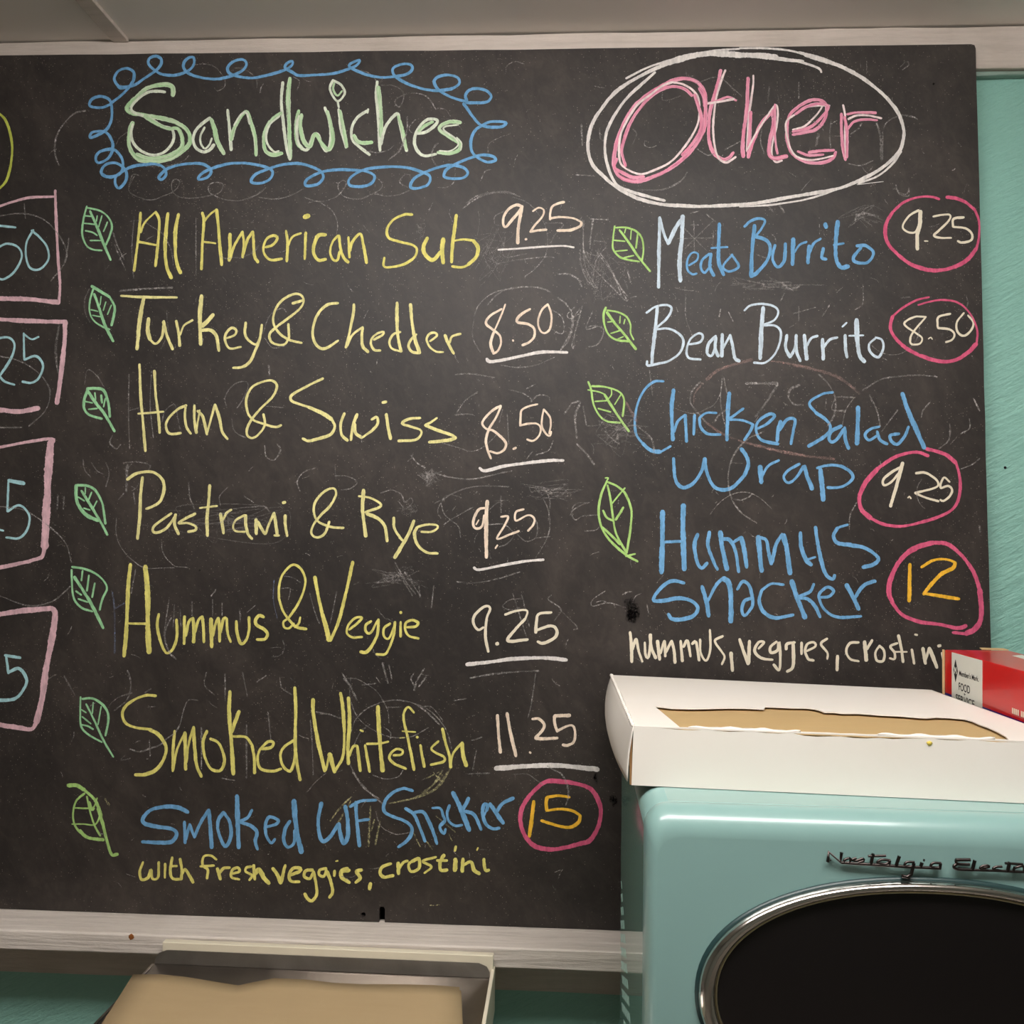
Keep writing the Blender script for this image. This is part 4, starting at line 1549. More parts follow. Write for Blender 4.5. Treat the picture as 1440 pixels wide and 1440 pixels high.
# ---- chalk ribbons
def parse(txt):
    ox = oy = 0.0; sc = 4.5; out = []
    for ln in txt.strip().splitlines():
        ln = ln.strip()
        if ln.startswith('@'):
            ox, oy, sc = map(float, ln[1:].split(',')); continue
        wdt = 16; colr = None; pts = []
        for tk in ln.split():
            if tk[0] == 'w': wdt = float(tk[1:])
            elif tk[0] == '#': colr = tk[1:]
            else:
                a, b = tk.split(','); pts.append(Vector((ox + float(a) / sc, oy + float(b) / sc)))
        out.append((wdt / sc, colr, pts))
    return out
LAYER = [0]
def ribbon(bm, uvl, pts, wd, mi, rough=1.0, dy=0.0):
    P = catmull(pts, 1.6) if len(pts) > 1 else pts
    if len(P) < 2: P = [P[0], P[0] + Vector((0.5, 0.5))]
    # round caps: extend ends a little
    h = wd / 2
    d0 = (P[0] - P[1]).normalized(); d1 = (P[-1] - P[-2]).normalized()
    P = [P[0] + d0 * h * 0.55] + P + [P[-1] + d1 * h * 0.55]
    n = len(P); prev = None; y = YB - 0.00025 - dy
    ph = random.uniform(0, 50); L = 0
    j1 = j2 = 0
    for i in range(n):
        t = (P[min(i + 1, n - 1)] - P[max(i - 1, 0)])
        if t.length < 1e-6: t = Vector((1, 0))
        t.normalize(); nn = Vector((-t.y, t.x))
        j1 = j1 * 0.55 + random.gauss(0, 0.055) * rough; j2 = j2 * 0.55 + random.gauss(0, 0.055) * rough
        wv = 1 + 0.10 * math.sin(ph + i * 0.16) * rough
        hh = h * wv
        if i == 0 or i == n - 1: hh *= 0.45
        elif i == 1 or i == n - 2: hh *= 0.86
        a = P[i] + nn * hh * (1 + j1); b = P[i] - nn * hh * (1 + j2)
        if i: L += (P[i] - P[i - 1]).length
        va = bm.verts.new(bp(a.x, a.y, y - L * 5e-8)); vb = bm.verts.new(bp(b.x, b.y, y - L * 5e-8))
        if prev:
            try:
                f = bm.faces.new((prev[0], va, vb, prev[1]))
            except ValueError:
                prev = (va, vb, L); continue
            f.material_index = mi
            for lp, uv in zip(f.loops, ((prev[2], 1), (L, 1), (L, 0), (prev[2], 0))):
                lp[uvl].uv = (uv[0] * 0.01 + ph * 3, uv[1])
        prev = (va, vb, L)
LEAFLAB = ['beside All American Sub', 'beside Turkey & Chedder', 'beside Ham & Swiss', 'beside Pastrami & Rye', 'beside Hummus & Veggie',
           'beside Smoked Whitefish', 'beside Smoked WF Snacker', 'beside Meato Burrito', 'beside Bean Burrito', 'beside Chicken Salad', 'beside Hummus Snacker']
li = 0
for name, label, colr, txt in CHALK:
    random.seed(txt[:60])
    cols = [colr]; bm = bmesh.new(); uvl = bm.loops.layers.uv.new('UVMap'); k = 0
    for wd, c, pts in parse(txt):
        c = c or colr
        if c not in cols: cols.append(c)
        ribbon(bm, uvl, pts, wd * (1.22 if name == 'chalk_border' else 1.12), cols.index(c), dy=0.000016 * k + (0.0004 if name == 'chalk_oval' else 0)); k += 1
    o = from_bm(name, bm, cols, board)
    if name == 'chalk_leaf':
        label = ('lime green' if colr == 'lime' else 'pale green') + ' chalk leaf drawn ' + LEAFLAB[li]; li += 1
    o['label'] = label
# wiped-off remains
random.seed(11)
bm = bmesh.new(); uvl = bm.loops.layers.uv.new('UVMap'); cols = ['ghost']; k = 0
for wd, c, pts in parse(GHOST):
    c = c or 'ghost'
    if c not in cols: cols.append(c)
    ribbon(bm, uvl, pts, wd * 1.3, cols.index(c), 1.6, dy=-0.0002 + 0.0000012 * k); k += 1
for i in range(420):      # short scuffs
    x, y = random.uniform(60, 1370), random.uniform(110, 1250)
    a = random.uniform(0, math.pi); ln = random.choice((2, 3, 5, 8, 14))
    c = Vector((x, y)); d = Vector((math.cos(a), math.sin(a))) * ln
    if x > 850 and y > 930: continue
    bend = Vector((-d.y, d.x)) * random.uniform(-.3, .3)
    ribbon(bm, uvl, [c - d / 2, c + bend * .5, c + d / 2], random.uniform(0.6, 1.3), 0, 1.5, dy=-0.0002 + 0.0000012 * k); k += 1
for i in range(36):       # broad eraser arcs
    x, y = random.uniform(120, 1340), random.uniform(120, 1150)
    r = random.uniform(14, 70); a0 = random.uniform(0, 6.28); sp = random.uniform(0.8, 2.6)
    if x > 800 and y > 900: continue
    pts = [Vector((x + r * math.cos(a0 + sp * t / 6), y + r * random.uniform(.95, 1.05) * math.sin(a0 + sp * t / 6))) for t in range(7)]
    ribbon(bm, uvl, pts, random.choice((1.0, 1.2, 2.2)), 0, 1.5, dy=-0.0002 + 0.0000012 * k); k += 1
def scribble(cx, cy, rx_, ry_, n, wd, col='ghostsoft'):
    global k
    for _ in range(n):
        pts = [Vector((cx + random.gauss(0, rx_ * .5), cy + random.gauss(0, ry_ * .5))) for _ in range(4)]
        ribbon(bm, uvl, pts, wd, cols.index(col), 1.5, dy=-0.0002 + 0.0000012 * k); k += 1
cols += ['ghostd', 'ghostsoft']
scribble(603, 671, 13, 13, 22, 1.1); scribble(590, 322, 9, 12, 8, 1.2); scribble(575, 715, 12, 10, 8, 0.9)
scribble(870, 605, 40, 26, 16, 1.1); scribble(770, 690, 45, 14, 14, 1.0); scribble(560, 812, 40, 16, 12, 0.9)
scribble(845, 380, 30, 40, 12, 1.0); scribble(690, 360, 40, 40, 10, 0.9); scribble(320, 730, 110, 26, 12, 1.0)
scribble(1085, 400, 60, 10, 8, 1.6); scribble(1215, 305, 30, 18, 8, 1.2)
for x_, y_, rr, n_ in ((889, 862, 12, 16), (839, 1093, 6, 5), (862, 1127, 7, 6), (1040, 985, 5, 2)):
    for q_ in range(n_):
        c = Vector((x_ + random.gauss(0, rr * .35), y_ + random.gauss(0, rr * .5)))
        ribbon(bm, uvl, [c - Vector((0, rr * .5)), c + Vector((0, rr * .5))], rr * .6, cols.index('ghostd'), 1.5, dy=-0.0002 + 0.0000012 * k); k += 1
g = from_bm('chalk_smudges', bm, cols, board); g['label'] = 'faint grey remains of wiped-off chalk'
g['kind'] = 'stuff'

nh = bmesh.new(); ph_ = at_y(1413.5, 657.5, -0.0012)
bmesh.ops.create_uvsphere(nh, u_segments=10, v_segments=6, radius=0.0019, matrix=Matrix.Translation(ph_) @ Matrix.Diagonal((1, .5, 1, 1)))
from_bm('nail_hole', nh, 'hole', bpy.data.objects['wall_back'], True)  # black bump, its colour stands for the shade in a nail hole
# ================================================================== prep table (lower left)
ZT = EYE.z - 0.556
tb = thing('prep_table', 'stainless steel worktop with raised back lip and cream backboard below the chalkboard', 'table', (-0.25, -0.6, 0))
cL, cR = at_z(221, 1342, ZT), at_z(689, 1362, ZT)         # back corners of the steel, on its own level
ax = (cR - cL); ax.z = 0; W = ax.length; ux = ax.normalized(); uy = Vector((ux.y, -ux.x, 0))   # uy points to the viewer
if uy.y > 0: uy = -uy
DT = 0.62
def T(u, v, z): return cL + ux * u + uy * v + Vector((0, 0, z))
def strip_mesh(name, prof, u0, u1, mat, parent, thick=0.0012, smooth=True):
    """sheet swept along u with profile [(v,z)]"""
    bm = bmesh.new(); A = [bm.verts.new(T(u0, v, z)) for v, z in prof]; B = [bm.verts.new(T(u1, v, z)) for v, z in prof]
    for i in range(len(prof) - 1): bm.faces.new((A[i], B[i], B[i + 1], A[i + 1]))
    bmesh.ops.recalc_face_normals(bm, faces=bm.faces)
    o = from_bm(name, bm, mat, parent, smooth)
    s = o.modifiers.new('solid', 'SOLIDIFY'); s.thickness = thick; s.offset = 0
    return o
# back lip: rounded-corner upstand leaning back, then a crisp bend down to the flat top
bm = bmesh.new()
rc = 0.014
lip = [T(0.0, 0.005, -0.0092), T(0.0, 0.003, -0.003), T(0.004, 0.0012, 0.0030), T(rc, 0, 0.0065), T(W - rc, 0, 0.0065), T(W - 0.004, 0.0012, 0.0030), T(W, 0.003, -0.003), T(W, 0.005, -0.0092)]
vs = [bm.verts.new(p) for p in lip]; bm.faces.new(vs)
lipo = from_bm('back_lip', bm, 'steel', tb); s = lipo.modifiers.new('solid', 'SOLIDIFY'); s.thickness = 0.002
tube('bend_edge', [[T(0.002, 0.0055, -0.0088), T(W - 0.001, 0.0055, -0.0088)]], 0.0010, 'steel', tb)
strip_mesh('steel_top', [(0.0054, -0.0094), (0.012, -0.0102), (0.024, -0.0112), (0.032, -0.0114), (DT, -0.0114), (DT + 0.01, -0.016), (DT + 0.01, -0.04)], 0.0, W, 'steel', tb)
def tbox(name, u0, u1, v0, v1, z0, z1, mat, bev=0.001, parent=tb):
    q = lambda z: [T(u0, v0, z), T(u1, v0, z), T(u1, v1, z), T(u0, v1, z)]
    return hexa(name, q(z0), q(z1), mat, parent, bev)
tbox('backboard', 0.006, W + 0.004, -0.0115, -0.0015, -0.06, 0.0155, 'cream')['label'] = 'cream strip behind the steel lip'
tbox('side_panel', W + 0.0012, W + 0.006, -0.012, DT, -0.06, -0.002, 'cream')['label'] = 'cream right edge strip'
tbox('side_panel', -0.005, -0.0012, 0.004, DT, -0.06, -0.010, 'steel')['label'] = 'steel left side panel'
tbox('undershelf', 0.02, W - 0.02, 0.02, DT - 0.02, 0.25 - ZT, 0.27 - ZT, 'steel')
tbox('apron', 0.002, W - 0.002, DT - 0.02, DT, -0.075, -0.018, 'steel')
for u in (0.012, W - 0.042):
    for v in (0.012, DT - 0.042):
        tbox('leg', u, u + 0.03, v, v + 0.03, -ZT + 0.001, -0.0135, 'steel', 0.004)
print('table back y', cL.y, cR.y)
# crumbs / spots on the steel
# brown paper sheets
zp = ZT - 0.0098
pa = [(187, 1377), (225, 1379), (262, 1382), (300, 1386), (335, 1391), (352, 1389), (385, 1384), (430, 1385), (470, 1388), (510, 1390), (560, 1392), (610, 1394), (646, 1395)]
back = [at_z(x, y, zp) for x, y in pa]
fl, fr = at_z(146, 1440, zp), at_z(648, 1440, zp)
dl = (fl - back[0]); dr = (fr - back[-1])
tL, tR = 0.22 / dl.length, 0.22 / dr.length
def paper_sheet(name, shift, dz, wav, parent=None, mat='kraft'):
    bm = bmesh.new(); rows = []; nv = 10
    for i, p in enumerate(back):
        f = i / (len(back) - 1); d = (dl * tL).lerp(dr * tR, f); row = []
        for j in range(nv + 1):
            t = j / nv
            q = p + d * t + shift
            bump = 0.0016 * max(0, 1 - t * 4) * (1 + math.sin(i * 1.3)) + wav * (1 + math.sin(i * 0.9 + j * 0.7)) * 0.5
            q.z = zp + dz + bump; row.append(bm.verts.new(q))
        rows.append(row)
    for a, b in zip(rows, rows[1:]):
        for j in range(nv): bm.faces.new((a[j], a[j + 1], b[j + 1], b[j]))
    bmesh.ops.recalc_face_normals(bm, faces=bm.faces)
    o = from_bm(name, bm, mat, parent, True); s = o.modifiers.new('solid', 'SOLIDIFY'); s.thickness = 0.0005; s.offset = 0
    return o
for k, (sh, dz, lab) in enumerate(((Vector((0.0022, 0.0, 0)), 0.0, 'bottom sheet of brown kraft paper, its edge showing under the top sheet'),
                              (Vector((0, 0, 0)), 0.0040, 'top sheet of brown kraft paper lying on the steel worktop'))):
    tag(paper_sheet('paper_sheet', sh, dz, 0.0006), lab, 'paper', 'brown paper sheets on the worktop')

# ================================================================== retro microwave oven
YO_B = YB - 0.04
th = R(-1.0)
xb = at_y(873, 1250, YO_B).x
ex = Vector((math.cos(th), math.sin(th), 0)); ed = Vector((-math.sin(th), math.cos(th), 0))   # ex: to the right, ed: away from viewer
# depth so that the front-left edge falls on x=908
lo, hi = 0.2, 0.7
for _ in range(40):
    t = (lo + hi) / 2; p = Vector((xb, YO_B, 1.3)) - ed * t
    if proj(p)[0] < 908: lo = t
    else: hi = t
OD = t; OFL = Vector((xb, YO_B, 0)) - ed * OD
ZO = at_y(960, 1127.5, OFL.y + 0.0245).z      # top of the oven, read at the door seam
OH, OW = 0.455, 0.60
ZOb = ZO - OH
print('oven depth', OD, 'front', OFL, 'top', ZO, proj((OFL.x, OFL.y, ZO)))
def O(u, v, z): return Vector((OFL.x, OFL.y, 0)) + ex * u + ed * v + Vector((0, 0, z))
ov = thing('microwave_oven', 'mint green retro microwave oven with chrome-ringed oval window', 'microwave', (OFL.x + 0.3, OFL.y + 0.2, ZOb - 0.015))
def obox(name, u0, u1, v0, v1, z0, z1, mat, bev=0.0, parent=ov):
    q = lambda z: [O(u0, v0, z), O(u1, v0, z), O(u1, v1, z), O(u0, v1, z)]
    return hexa(name, q(z0), q(z1), mat, parent, bev)
# front fascia: rounded outline, generously rounded top edge
def rounded_rect(u0, u1, z0, z1, r, n=6):
    pts = []
    for cx, cz, a0 in ((u1 - r, z1 - r, 0), (u0 + r, z1 - r, 90), (u0 + r, z0 + r, 180), (u1 - r, z0 + r, 270)):
        for i in range(n + 1):
            a = R(a0 + 90 * i / n); pts.append((cx + r * math.cos(a), cz + r * math.sin(a)))
    return pts
def extr(name, inset, va, vb_, mat, soft=0.0):
    bm = bmesh.new(); rs = []
    sect = [(inset + soft, va), (inset, va + soft), (inset, vb_)] if soft else [(inset, va), (inset, vb_)]
    for i_, v in sect: rs.append([bm.verts.new(O(u, v, z)) for u, z in rounded_rect(i_, OW - i_, ZOb + i_, ZO - i_, 0.0224 - i_)])
    bm.faces.new(rs[0][::-1]); bm.faces.new(rs[-1])
    for a, b in zip(rs, rs[1:]):
        for i in range(len(a)): bm.faces.new((a[i], a[(i + 1) % len(a)], b[(i + 1) % len(a)], b[i]))
    bmesh.ops.recalc_face_normals(bm, faces=bm.faces)
    return from_bm(name, bm, mat, ov)
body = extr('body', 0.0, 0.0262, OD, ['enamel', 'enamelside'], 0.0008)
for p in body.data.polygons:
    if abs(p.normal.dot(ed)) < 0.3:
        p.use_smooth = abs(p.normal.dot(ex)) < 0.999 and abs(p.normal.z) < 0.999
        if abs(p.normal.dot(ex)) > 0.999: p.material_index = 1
extr('seam', 0.0016, 0.0235, 0.0300, 'seam')
bm = bmesh.new(); rings = []
RF = 0.024
for k in range(9):
    a = k / 8 * math.pi / 2
    inset = RF * (1 - math.sin(a)); v = 0.0 + RF * 0.9 * (1 - math.cos(math.pi / 2 - a)) if False else RF * 0.95 * (1 - math.cos(a))
    inset = RF * (1 - math.sin(a)) ; v = RF * 0.95 * (1 - math.cos(a)) 
    # a = 0: innermost on the face plane, a = 90deg: full outline behind the rounding
    rr = rounded_rect(inset * 0.45, OW - inset * 0.45, ZOb + inset, ZO - inset, 0.020 + (RF - inset) * 0.1)
    rings.append([bm.verts.new(O(u, v, z)) for u, z in rr])
rings.append([bm.verts.new(O(u, 0.0246, z)) for u, z in rounded_rect(0, OW, ZOb, ZO, 0.0224)])
bm.faces.new(rings[0][::-1])
for a, b in zip(rings, rings[1:]):
    for i in range(len(a)): bm.faces.new((a[i], a[(i + 1) % len(a)], b[(i + 1) % len(a)], b[i]))
bm.faces.new(rings[-1])
bmesh.ops.recalc_face_normals(bm, faces=bm.faces)
fas = from_bm('door_fascia', bm, 'enamel', ov, True)
fas.data.polygons[0].use_smooth = False
# oval window
cen = None
cpt = at_y(1305, 1406, OFL.y)
uc = (cpt - Vector((OFL.x, OFL.y, 0))).dot(ex); zc = cpt.z
mm = (OFL.y - EYE.y) / F
A_, B_ = 310 * mm, 164 * mm
print('window', uc, zc, A_, B_)
def oval(a, b, v, n=96, e=2.15):
    out = []
    for i in range(n):
        t = 2 * math.pi * i / n; c, s_ = math.cos(t), math.sin(t)
        out.append(O(uc + a * math.copysign(abs(c) ** (2 / e), c), v, zc + b * math.copysign(abs(s_) ** (2 / e), s_)))
    return out
def oval_loft(name, prof, mat, parent):
    """prof: list of (inset_x, inset_z, v)"""
    bm = bmesh.new(); rs = []
    for ix, iz, v in prof: rs.append([bm.verts.new(p) for p in oval(A_ - ix, B_ - iz, v)])
    for a, b in zip(rs, rs[1:]):
        for i in range(len(a)): bm.faces.new((a[i], a[(i + 1) % len(a)], b[(i + 1) % len(a)], b[i]))
    bmesh.ops.recalc_face_normals(bm, faces=bm.faces)
    return from_bm(name, bm, mat, parent, True)
win = plate('window_glass', [oval(A_ - 0.017, B_ - 0.011, -0.0015)], -ed * 0.0012, 'blackglass', ov)
win['label'] = 'black glass oval window'
oval_loft('gasket', [(-0.0022, -0.0022, 0.0005), (-0.002, -0.002, -0.0022), (0.002, 0.001, -0.0030)], 'gasket', ov)
prof = []
for i in range(13):
    a = math.pi * i / 12
    prof.append((0.0005 + 0.0075 * (1 - math.cos(a)), 0.0004 + 0.0044 * (1 - math.cos(a)), -0.002 - 0.0080 * math.sin(a)))
rg = oval_loft('window_ring', prof, 'chrome', ov); rg['label'] = 'polished chrome window ring'
prof = [(0.0152 + 0.0011 * (1 - math.cos(math.pi * i / 6)), 0.0092 + 0.0011 * (1 - math.cos(math.pi * i / 6)), -0.0022 - 0.0026 * math.sin(math.pi * i / 6)) for i in range(7)]
oval_loft('inner_ring', prof, 'gold', ov)['label'] = 'thin warm-coloured inner ring'
# raised script badge
BADGE = """@1140,1170,4.8
w8 100,182 106,115 182,182 192,118
w7 188,185 300,193 400,198 520,205 600,210 700,214 850,219
w6 240,155 208,170 215,186 245,182 250,162 240,155
w6 290,155 262,166 292,172 332,158 338,172 300,186
w8 402,125 386,196
w6 368,142 485,138
w6 508,168 455,165 430,185 478,195 505,182 512,168 508,204
w8 576,140 552,208
w6 675,180 625,180 612,203 656,208 672,185
w8 672,185 655,260 628,280 592,272
w8 726,182 716,213
w6 736,166 742,168
w6 848,185 800,185 785,208 836,214 850,186 846,219
w8 1045,162 950,163
w7 950,163 962,188 1040,192
w7 958,188 936,207 960,224 1060,229
w8 1076,165 1058,229
w6 1058,229 1200,233 1300,237 1400,241 1500,246 1600,250
w6 1118,215 1168,208 1160,199 1125,204 1112,222 1165,232
w6 1255,205 1215,208 1198,224 1250,234
w8 1306,175 1292,236
w6 1276,183 1392,190
w6 1340,205 1330,238
w6 1336,214 1385,200 1402,212 1400,240
w7 1432,212 1424,242
w6 1440,198 1444,200
w6 1520,216 1480,220 1465,236 1515,246
w6 1600,220 1560,222 1555,230 1590,236 1585,248 1545,247"""
bd = bmesh.new()
pls = []
for wd, c, pts in parse(BADGE):
    P = catmull(pts, 1.2) if len(pts) > 2 and wd < 1.6 else pts
    pls.append((wd, [at_y(p.x, p.y, OFL.y) for p in P]))
meshes = []
for wd, pl in pls:
    q = []
    for p in pl:
        rel = p - Vector((OFL.x, OFL.y, 0)); q.append(O(rel.dot(ex), -0.0045, p.z))
    meshes.append((wd, q))
cu = bpy.data.curves.new('badge', 'CURVE'); cu.dimensions = '3D'; cu.bevel_depth = 0.0014; cu.bevel_resolution = 2; cu.use_fill_caps = True
for wd, q in meshes:
    sp = cu.splines.new('POLY'); sp.points.add(len(q) - 1)
    for i, p in enumerate(q): sp.points[i].co = (*p, 1); sp.points[i].radius = wd / 1.5
tmp = bpy.data.objects.new('tmp', cu); me = bpy.data.meshes.new_from_object(tmp); me.name = 'badge_script'; bpy.data.objects.remove(tmp)
bo = link_mesh('badge_script', me, 'darkchrome', ov, True); bo['label'] = 'raised dark chrome script badge above the oval window'
for px, py in ((1165, 1206), (1222, 1210), (1275, 1214), (1310, 1216), (1345, 1217), (1400, 1220)):
    p = at_y(px, py, OFL.y); u = (p - Vector((OFL.x, OFL.y, 0))).dot(ex)
    obox('badge_pin', u - .0006, u + .0006, -0.004, 0.0006, p.z - .0006, p.z + .0006, 'darkchrome')
# vent louvres on the left side, towards the back
vb = bmesh.new()
def side_pt(s, z, out): return O(-out, OD - s, z)      # s: distance from the back edge
zt_ = at_x(876, 1250, xb).z
for r_ in range(27):
    z = zt_ - r_ * 0.0086
    if z < ZOb + 0.03: break
    c0 = max(0, (r_ - 9) // 4); c1 = min(6, 1 + r_ // 2)
    for c_ in range(c0, c1):
        s = 0.010 + c_ * 0.040 + (0.020 if r_ % 2 else 0)
        a = [side_pt(s, z, 0.0001), side_pt(s + 0.014, z - 0.0036, 0.0001), side_pt(s + 0.014, z - 0.0051, 0.0001), side_pt(s, z - 0.0015, 0.0001)]
        b = [p - ex * 0.00025 for p in a]
        A = [vb.verts.new(p) for p in a]; B = [vb.verts.new(p) for p in b]
        vb.faces.new(B)
        for i in range(4): vb.faces.new((A[i], A[(i + 1) % 4], B[(i + 1) % 4], B[i]))
bmesh.ops.recalc_face_normals(vb, faces=vb.faces)
vo = from_bm('vent_louvres', vb, 'mintlight', ov); vo['label'] = 'rows of small slanted vent louvres'; vo['kind'] = 'stuff'
for u in (0.05, OW - 0.05):
    for v in (0.05, OD - 0.04):
        bmf = bmesh.new(); c = O(u, v, ZOb - 0.0075)
        bmesh.ops.create_cone(bmf, cap_ends=True, segments=20, radius1=0.012, radius2=0.015, depth=0.015, matrix=Matrix.Translation(c))
        from_bm('foot', bmf, 'rubber', ov)
# stand below the oven (outside the frame, carries the oven)
ZS = ZOb - 0.015
st = thing('oven_stand', 'steel-topped stand carrying the mint green microwave oven', 'stand', (OFL.x + 0.3, OFL.y + 0.2, 0))
obox('stand_top', -0.01, OW + 0.02, 0.02, OD - 0.03, ZS - 0.03, ZS - 0.0003, 'steel', 0.003, st)
for u in (0.01, OW - 0.03):
    for v in (0.04, OD - 0.09):
        obox('leg', u, u + 0.035, v, v + 0.035, 0.001, ZS - 0.0303, 'steel', 0.004, st)
obox('lower_shelf', 0.0, OW + 0.01, 0.03, OD - 0.04, 0.30, 0.32, 'steel', 0.002, st)

# ================================================================== white cardboard box with torn-open top
FLb = at_z(888, 1105, ZO); 
BH = at_y(893, 1021, FLb.y).z - ZO; ZB = ZO + BH
FL = at_z(891, 1021, ZB); FRx = at_z(1440, 1042, ZB); BL = at_z(860, 949, ZB); BR = at_z(1310, 970, ZB)
FR_dir = (FRx - FL).normalized()
rdir = (BR - at_z(1440, 1017, ZB)).normalized()      # right edge, going away
# intersection of front edge and right edge
def isect(p, d, q, e):
    det = d.x * (-e.y) + e.x * d.y
    r_ = q - p; s_ = (r_.x * (-e.y) + e.x * r_.y) / det
    return p + d * s_
FR = isect(FL, FR_dir, BR, rdir)
print('box', FL, FR, BL, BR, 'h', BH)
cb = thing('cardboard_box', 'shallow white cardboard box with torn-open top, on the microwave oven', 'box', ((FL.x + FR.x) / 2, (FL.y + BL.y) / 2, ZO))
def cz(px, py): return at_z(900 + px / 2.667, 960 + py / 2.667, ZB)
holeb = [(55, 88), (85, 91), (120, 95), (160, 96), (200, 97), (250, 96), (330, 94), (400, 95), (465, 98), (470, 89), (520, 91), (560, 93), (620, 94), (650, 97), (672, 102), (690, 110), (725, 110), (760, 114), (820, 114), (900, 120), (980, 124), (1050, 130), (1080, 131), (1110, 128), (1160, 130), (1215, 135), (1245, 143), (1270, 155), (1305, 167), (1340, 183), (1370, 200), (1388, 214)]
HB = [cz(*p) for p in holeb]
frontn = []
fe = lambda t: FL.lerp(FR, t)
# front boundary of the hole: just inside the front fold, wavy
n_f = 26
uu = lambda p: (p - FL).dot(FR_dir)
ua, ub = uu(cz(150, 168)), uu(cz(1388, 216))
inward = Vector((-FR_dir.y, FR_dir.x, 0));  inward = inward if inward.y > 0 else -inward
random.seed(5)
for i in range(n_f + 1):
    t = i / n_f; u = ub + (ua - ub) * t
    d = 0.0028 + 0.0016 * abs(math.sin(i * 1.7)) + random.uniform(0, 0.0012)
    frontn.append(FL + FR_dir * u + inward * d)
HB = HB[:-1]
loop_out = [FL, FR, BR, BL]
top = plate('top_flap', [loop_out, HB + frontn], (0, 0, -0.0011), 'card', cb)
# front, right and back walls
def quad_plate(name, a, b, c, d, off, mat, bev=0.0): return plate(name, [[a, b, c, d]], off, mat, cb)
dn = Vector((0, 0, ZO + 0.0006 - ZB))
FLl, FRl, BRl, BLl = FL + dn, FR + dn, BR + dn, BL + dn
FLb2 = Vector((FLb.x, FLb.y, ZO + 0.0006))
# front wall: upper edge torn away a little where the hole meets the fold
fw = [FLb2]
fw += [Vector((FR.x, FR.y, ZO + 0.0006)) + (FLb2 - FLl), FR + Vector((0, 0, -0.0002))]
for i in range(n_f + 1):
    t = i / n_f; u = ub + (ua - ub) * t
    dz = -0.0006 - 0.0016 * abs(math.sin(i * 0.9 + 0.6)) - (0.0016 if 8 < i < 17 else 0)
    fw.append(FL + FR_dir * u + Vector((0, 0, dz)))
fw += [FL + Vector((0, 0, -0.0002))]
front = plate('front_panel', [fw], inward * 0.0012, 'card', cb)
plate('right_panel', [[FRl, BRl, BR, FR]], Vector((-0.0012, 0, 0)), 'card', cb)
plate('back_panel', [[BRl, BLl, BL, BR]], -inward * 0.0012, 'card', cb)
# bulging left end panel with a perforated (serrated) top edge
bm = bmesh.new(); nu, nv = 44, 8; grid = []
for i in range(nu + 1):
    s_ = i / nu; row = []
    for j in range(nv + 1):
        t = j / nv
        topp = FL.lerp(BL, s_); botp = (FLb2 + Vector((-0.002, 0.002, 0.003))).lerp(BLl + Vector((0.0, 0.0, 0.0)), s_)
        p = topp.lerp(botp, t)
        outw = 0.0125 * math.sin(math.pi * 0.74 * t) * (math.sin(math.pi * (0.03 + 0.80 * s_)) ** 0.7)
        p = p + Vector((-outw, 0, 0)) 
        if j == 0:
            p = p + Vector((0.0, 0, 0.0022 if i % 2 else -0.0006)) + Vector((0.0012 if i % 2 else 0.0, 0, 0))
        row.append(bm.verts.new(p))
    grid.append(row)
for a, b in zip(grid, grid[1:]):
    for j in range(nv): bm.faces.new((a[j], b[j], b[j + 1], a[j + 1]))
bmesh.ops.recalc_face_normals(bm, faces=bm.faces)
lp = from_bm('left_panel', bm, 'card', cb, True); s = lp.modifiers.new('solid', 'SOLIDIFY'); s.thickness = 0.001; s.offset = 0
lp['label'] = 'bulging white end panel with serrated perforated edge'
tm = bmesh.new()
for k in range(34):
    f_ = (k + .5) / 34; c_ = FL.lerp(BL, f_) + Vector((-0.0008, 0, 0.0004))
    bmesh.ops.create_icosphere(tm, subdivisions=1, radius=0.0028, matrix=Matrix.Translation(c_) @ Matrix.Diagonal((.8, 1.25, .75, 1)))
tt = from_bm('perforated_edge', tm, 'card', cb, True); tt['kind'] = 'stuff'; tt['label'] = 'row of small torn perforation teeth along the left fold'
# torn brown edge at the front left corner
plate('torn_edge', [[FLb2 + Vector((-.0015, .002, 0)), FLb2 + Vector((0.0008, .0005, 0)), FL.lerp(FLb2, .5) + Vector((-0.0004, 0.001, 0)), FL + Vector((-.0008, .002, -.004)), FL.lerp(FLb2, .5) + Vector((-.0026, .004, 0))]], Vector((0, 0.0012, 0)), 'cardedge', cb)
# tan inner board seen through the torn opening
e_in = 0.006
dz = Vector((0, 0, -0.0035))
plate('inner_board', [[FL + dz + Vector((e_in, e_in, 0)), FR + dz + Vector((-e_in, e_in, 0)), BR + dz + Vector((-e_in, -e_in, 0)), BL + dz + Vector((e_in, -e_in, 0))]], (0, 0, -0.0012), 'kraftin', cb)['label'] = 'tan kraft board inside the torn opening'
# curled torn paper strips lying along the front fold
def curl(u0, u1, wmax, h, seed):
    random.seed(seed); bm = bmesh.new(); n = 26; rows = []
    for i in range(n + 1):
        t = i / n; u = u0 + (u1 - u0) * t; wv = wmax * math.sin(math.pi * t) ** 0.6 * random.uniform(.75, 1.1)
        base = FL + FR_dir * u + inward * 0.0005
        rows.append([bm.verts.new(base + Vector((0, 0, 0.0005))), bm.verts.new(base + inward * wv * .5 + Vector((0, 0, h * (0.6 + .4 * math.sin(i * .8))))), bm.verts.new(base + inward * wv + Vector((0, 0, h * .2)))])
    for a, b in zip(rows, rows[1:]):
        for j in range(2): bm.faces.new((a[j], b[j], b[j + 1], a[j + 1]))
    o = from_bm('torn_strip', bm, 'card', cb, True); s = o.modifiers.new('solid', 'SOLIDIFY'); s.thickness = 0.0005
curl(uu(cz(180, 168)), uu(cz(600, 184)), 0.010, 0.0022, 1)
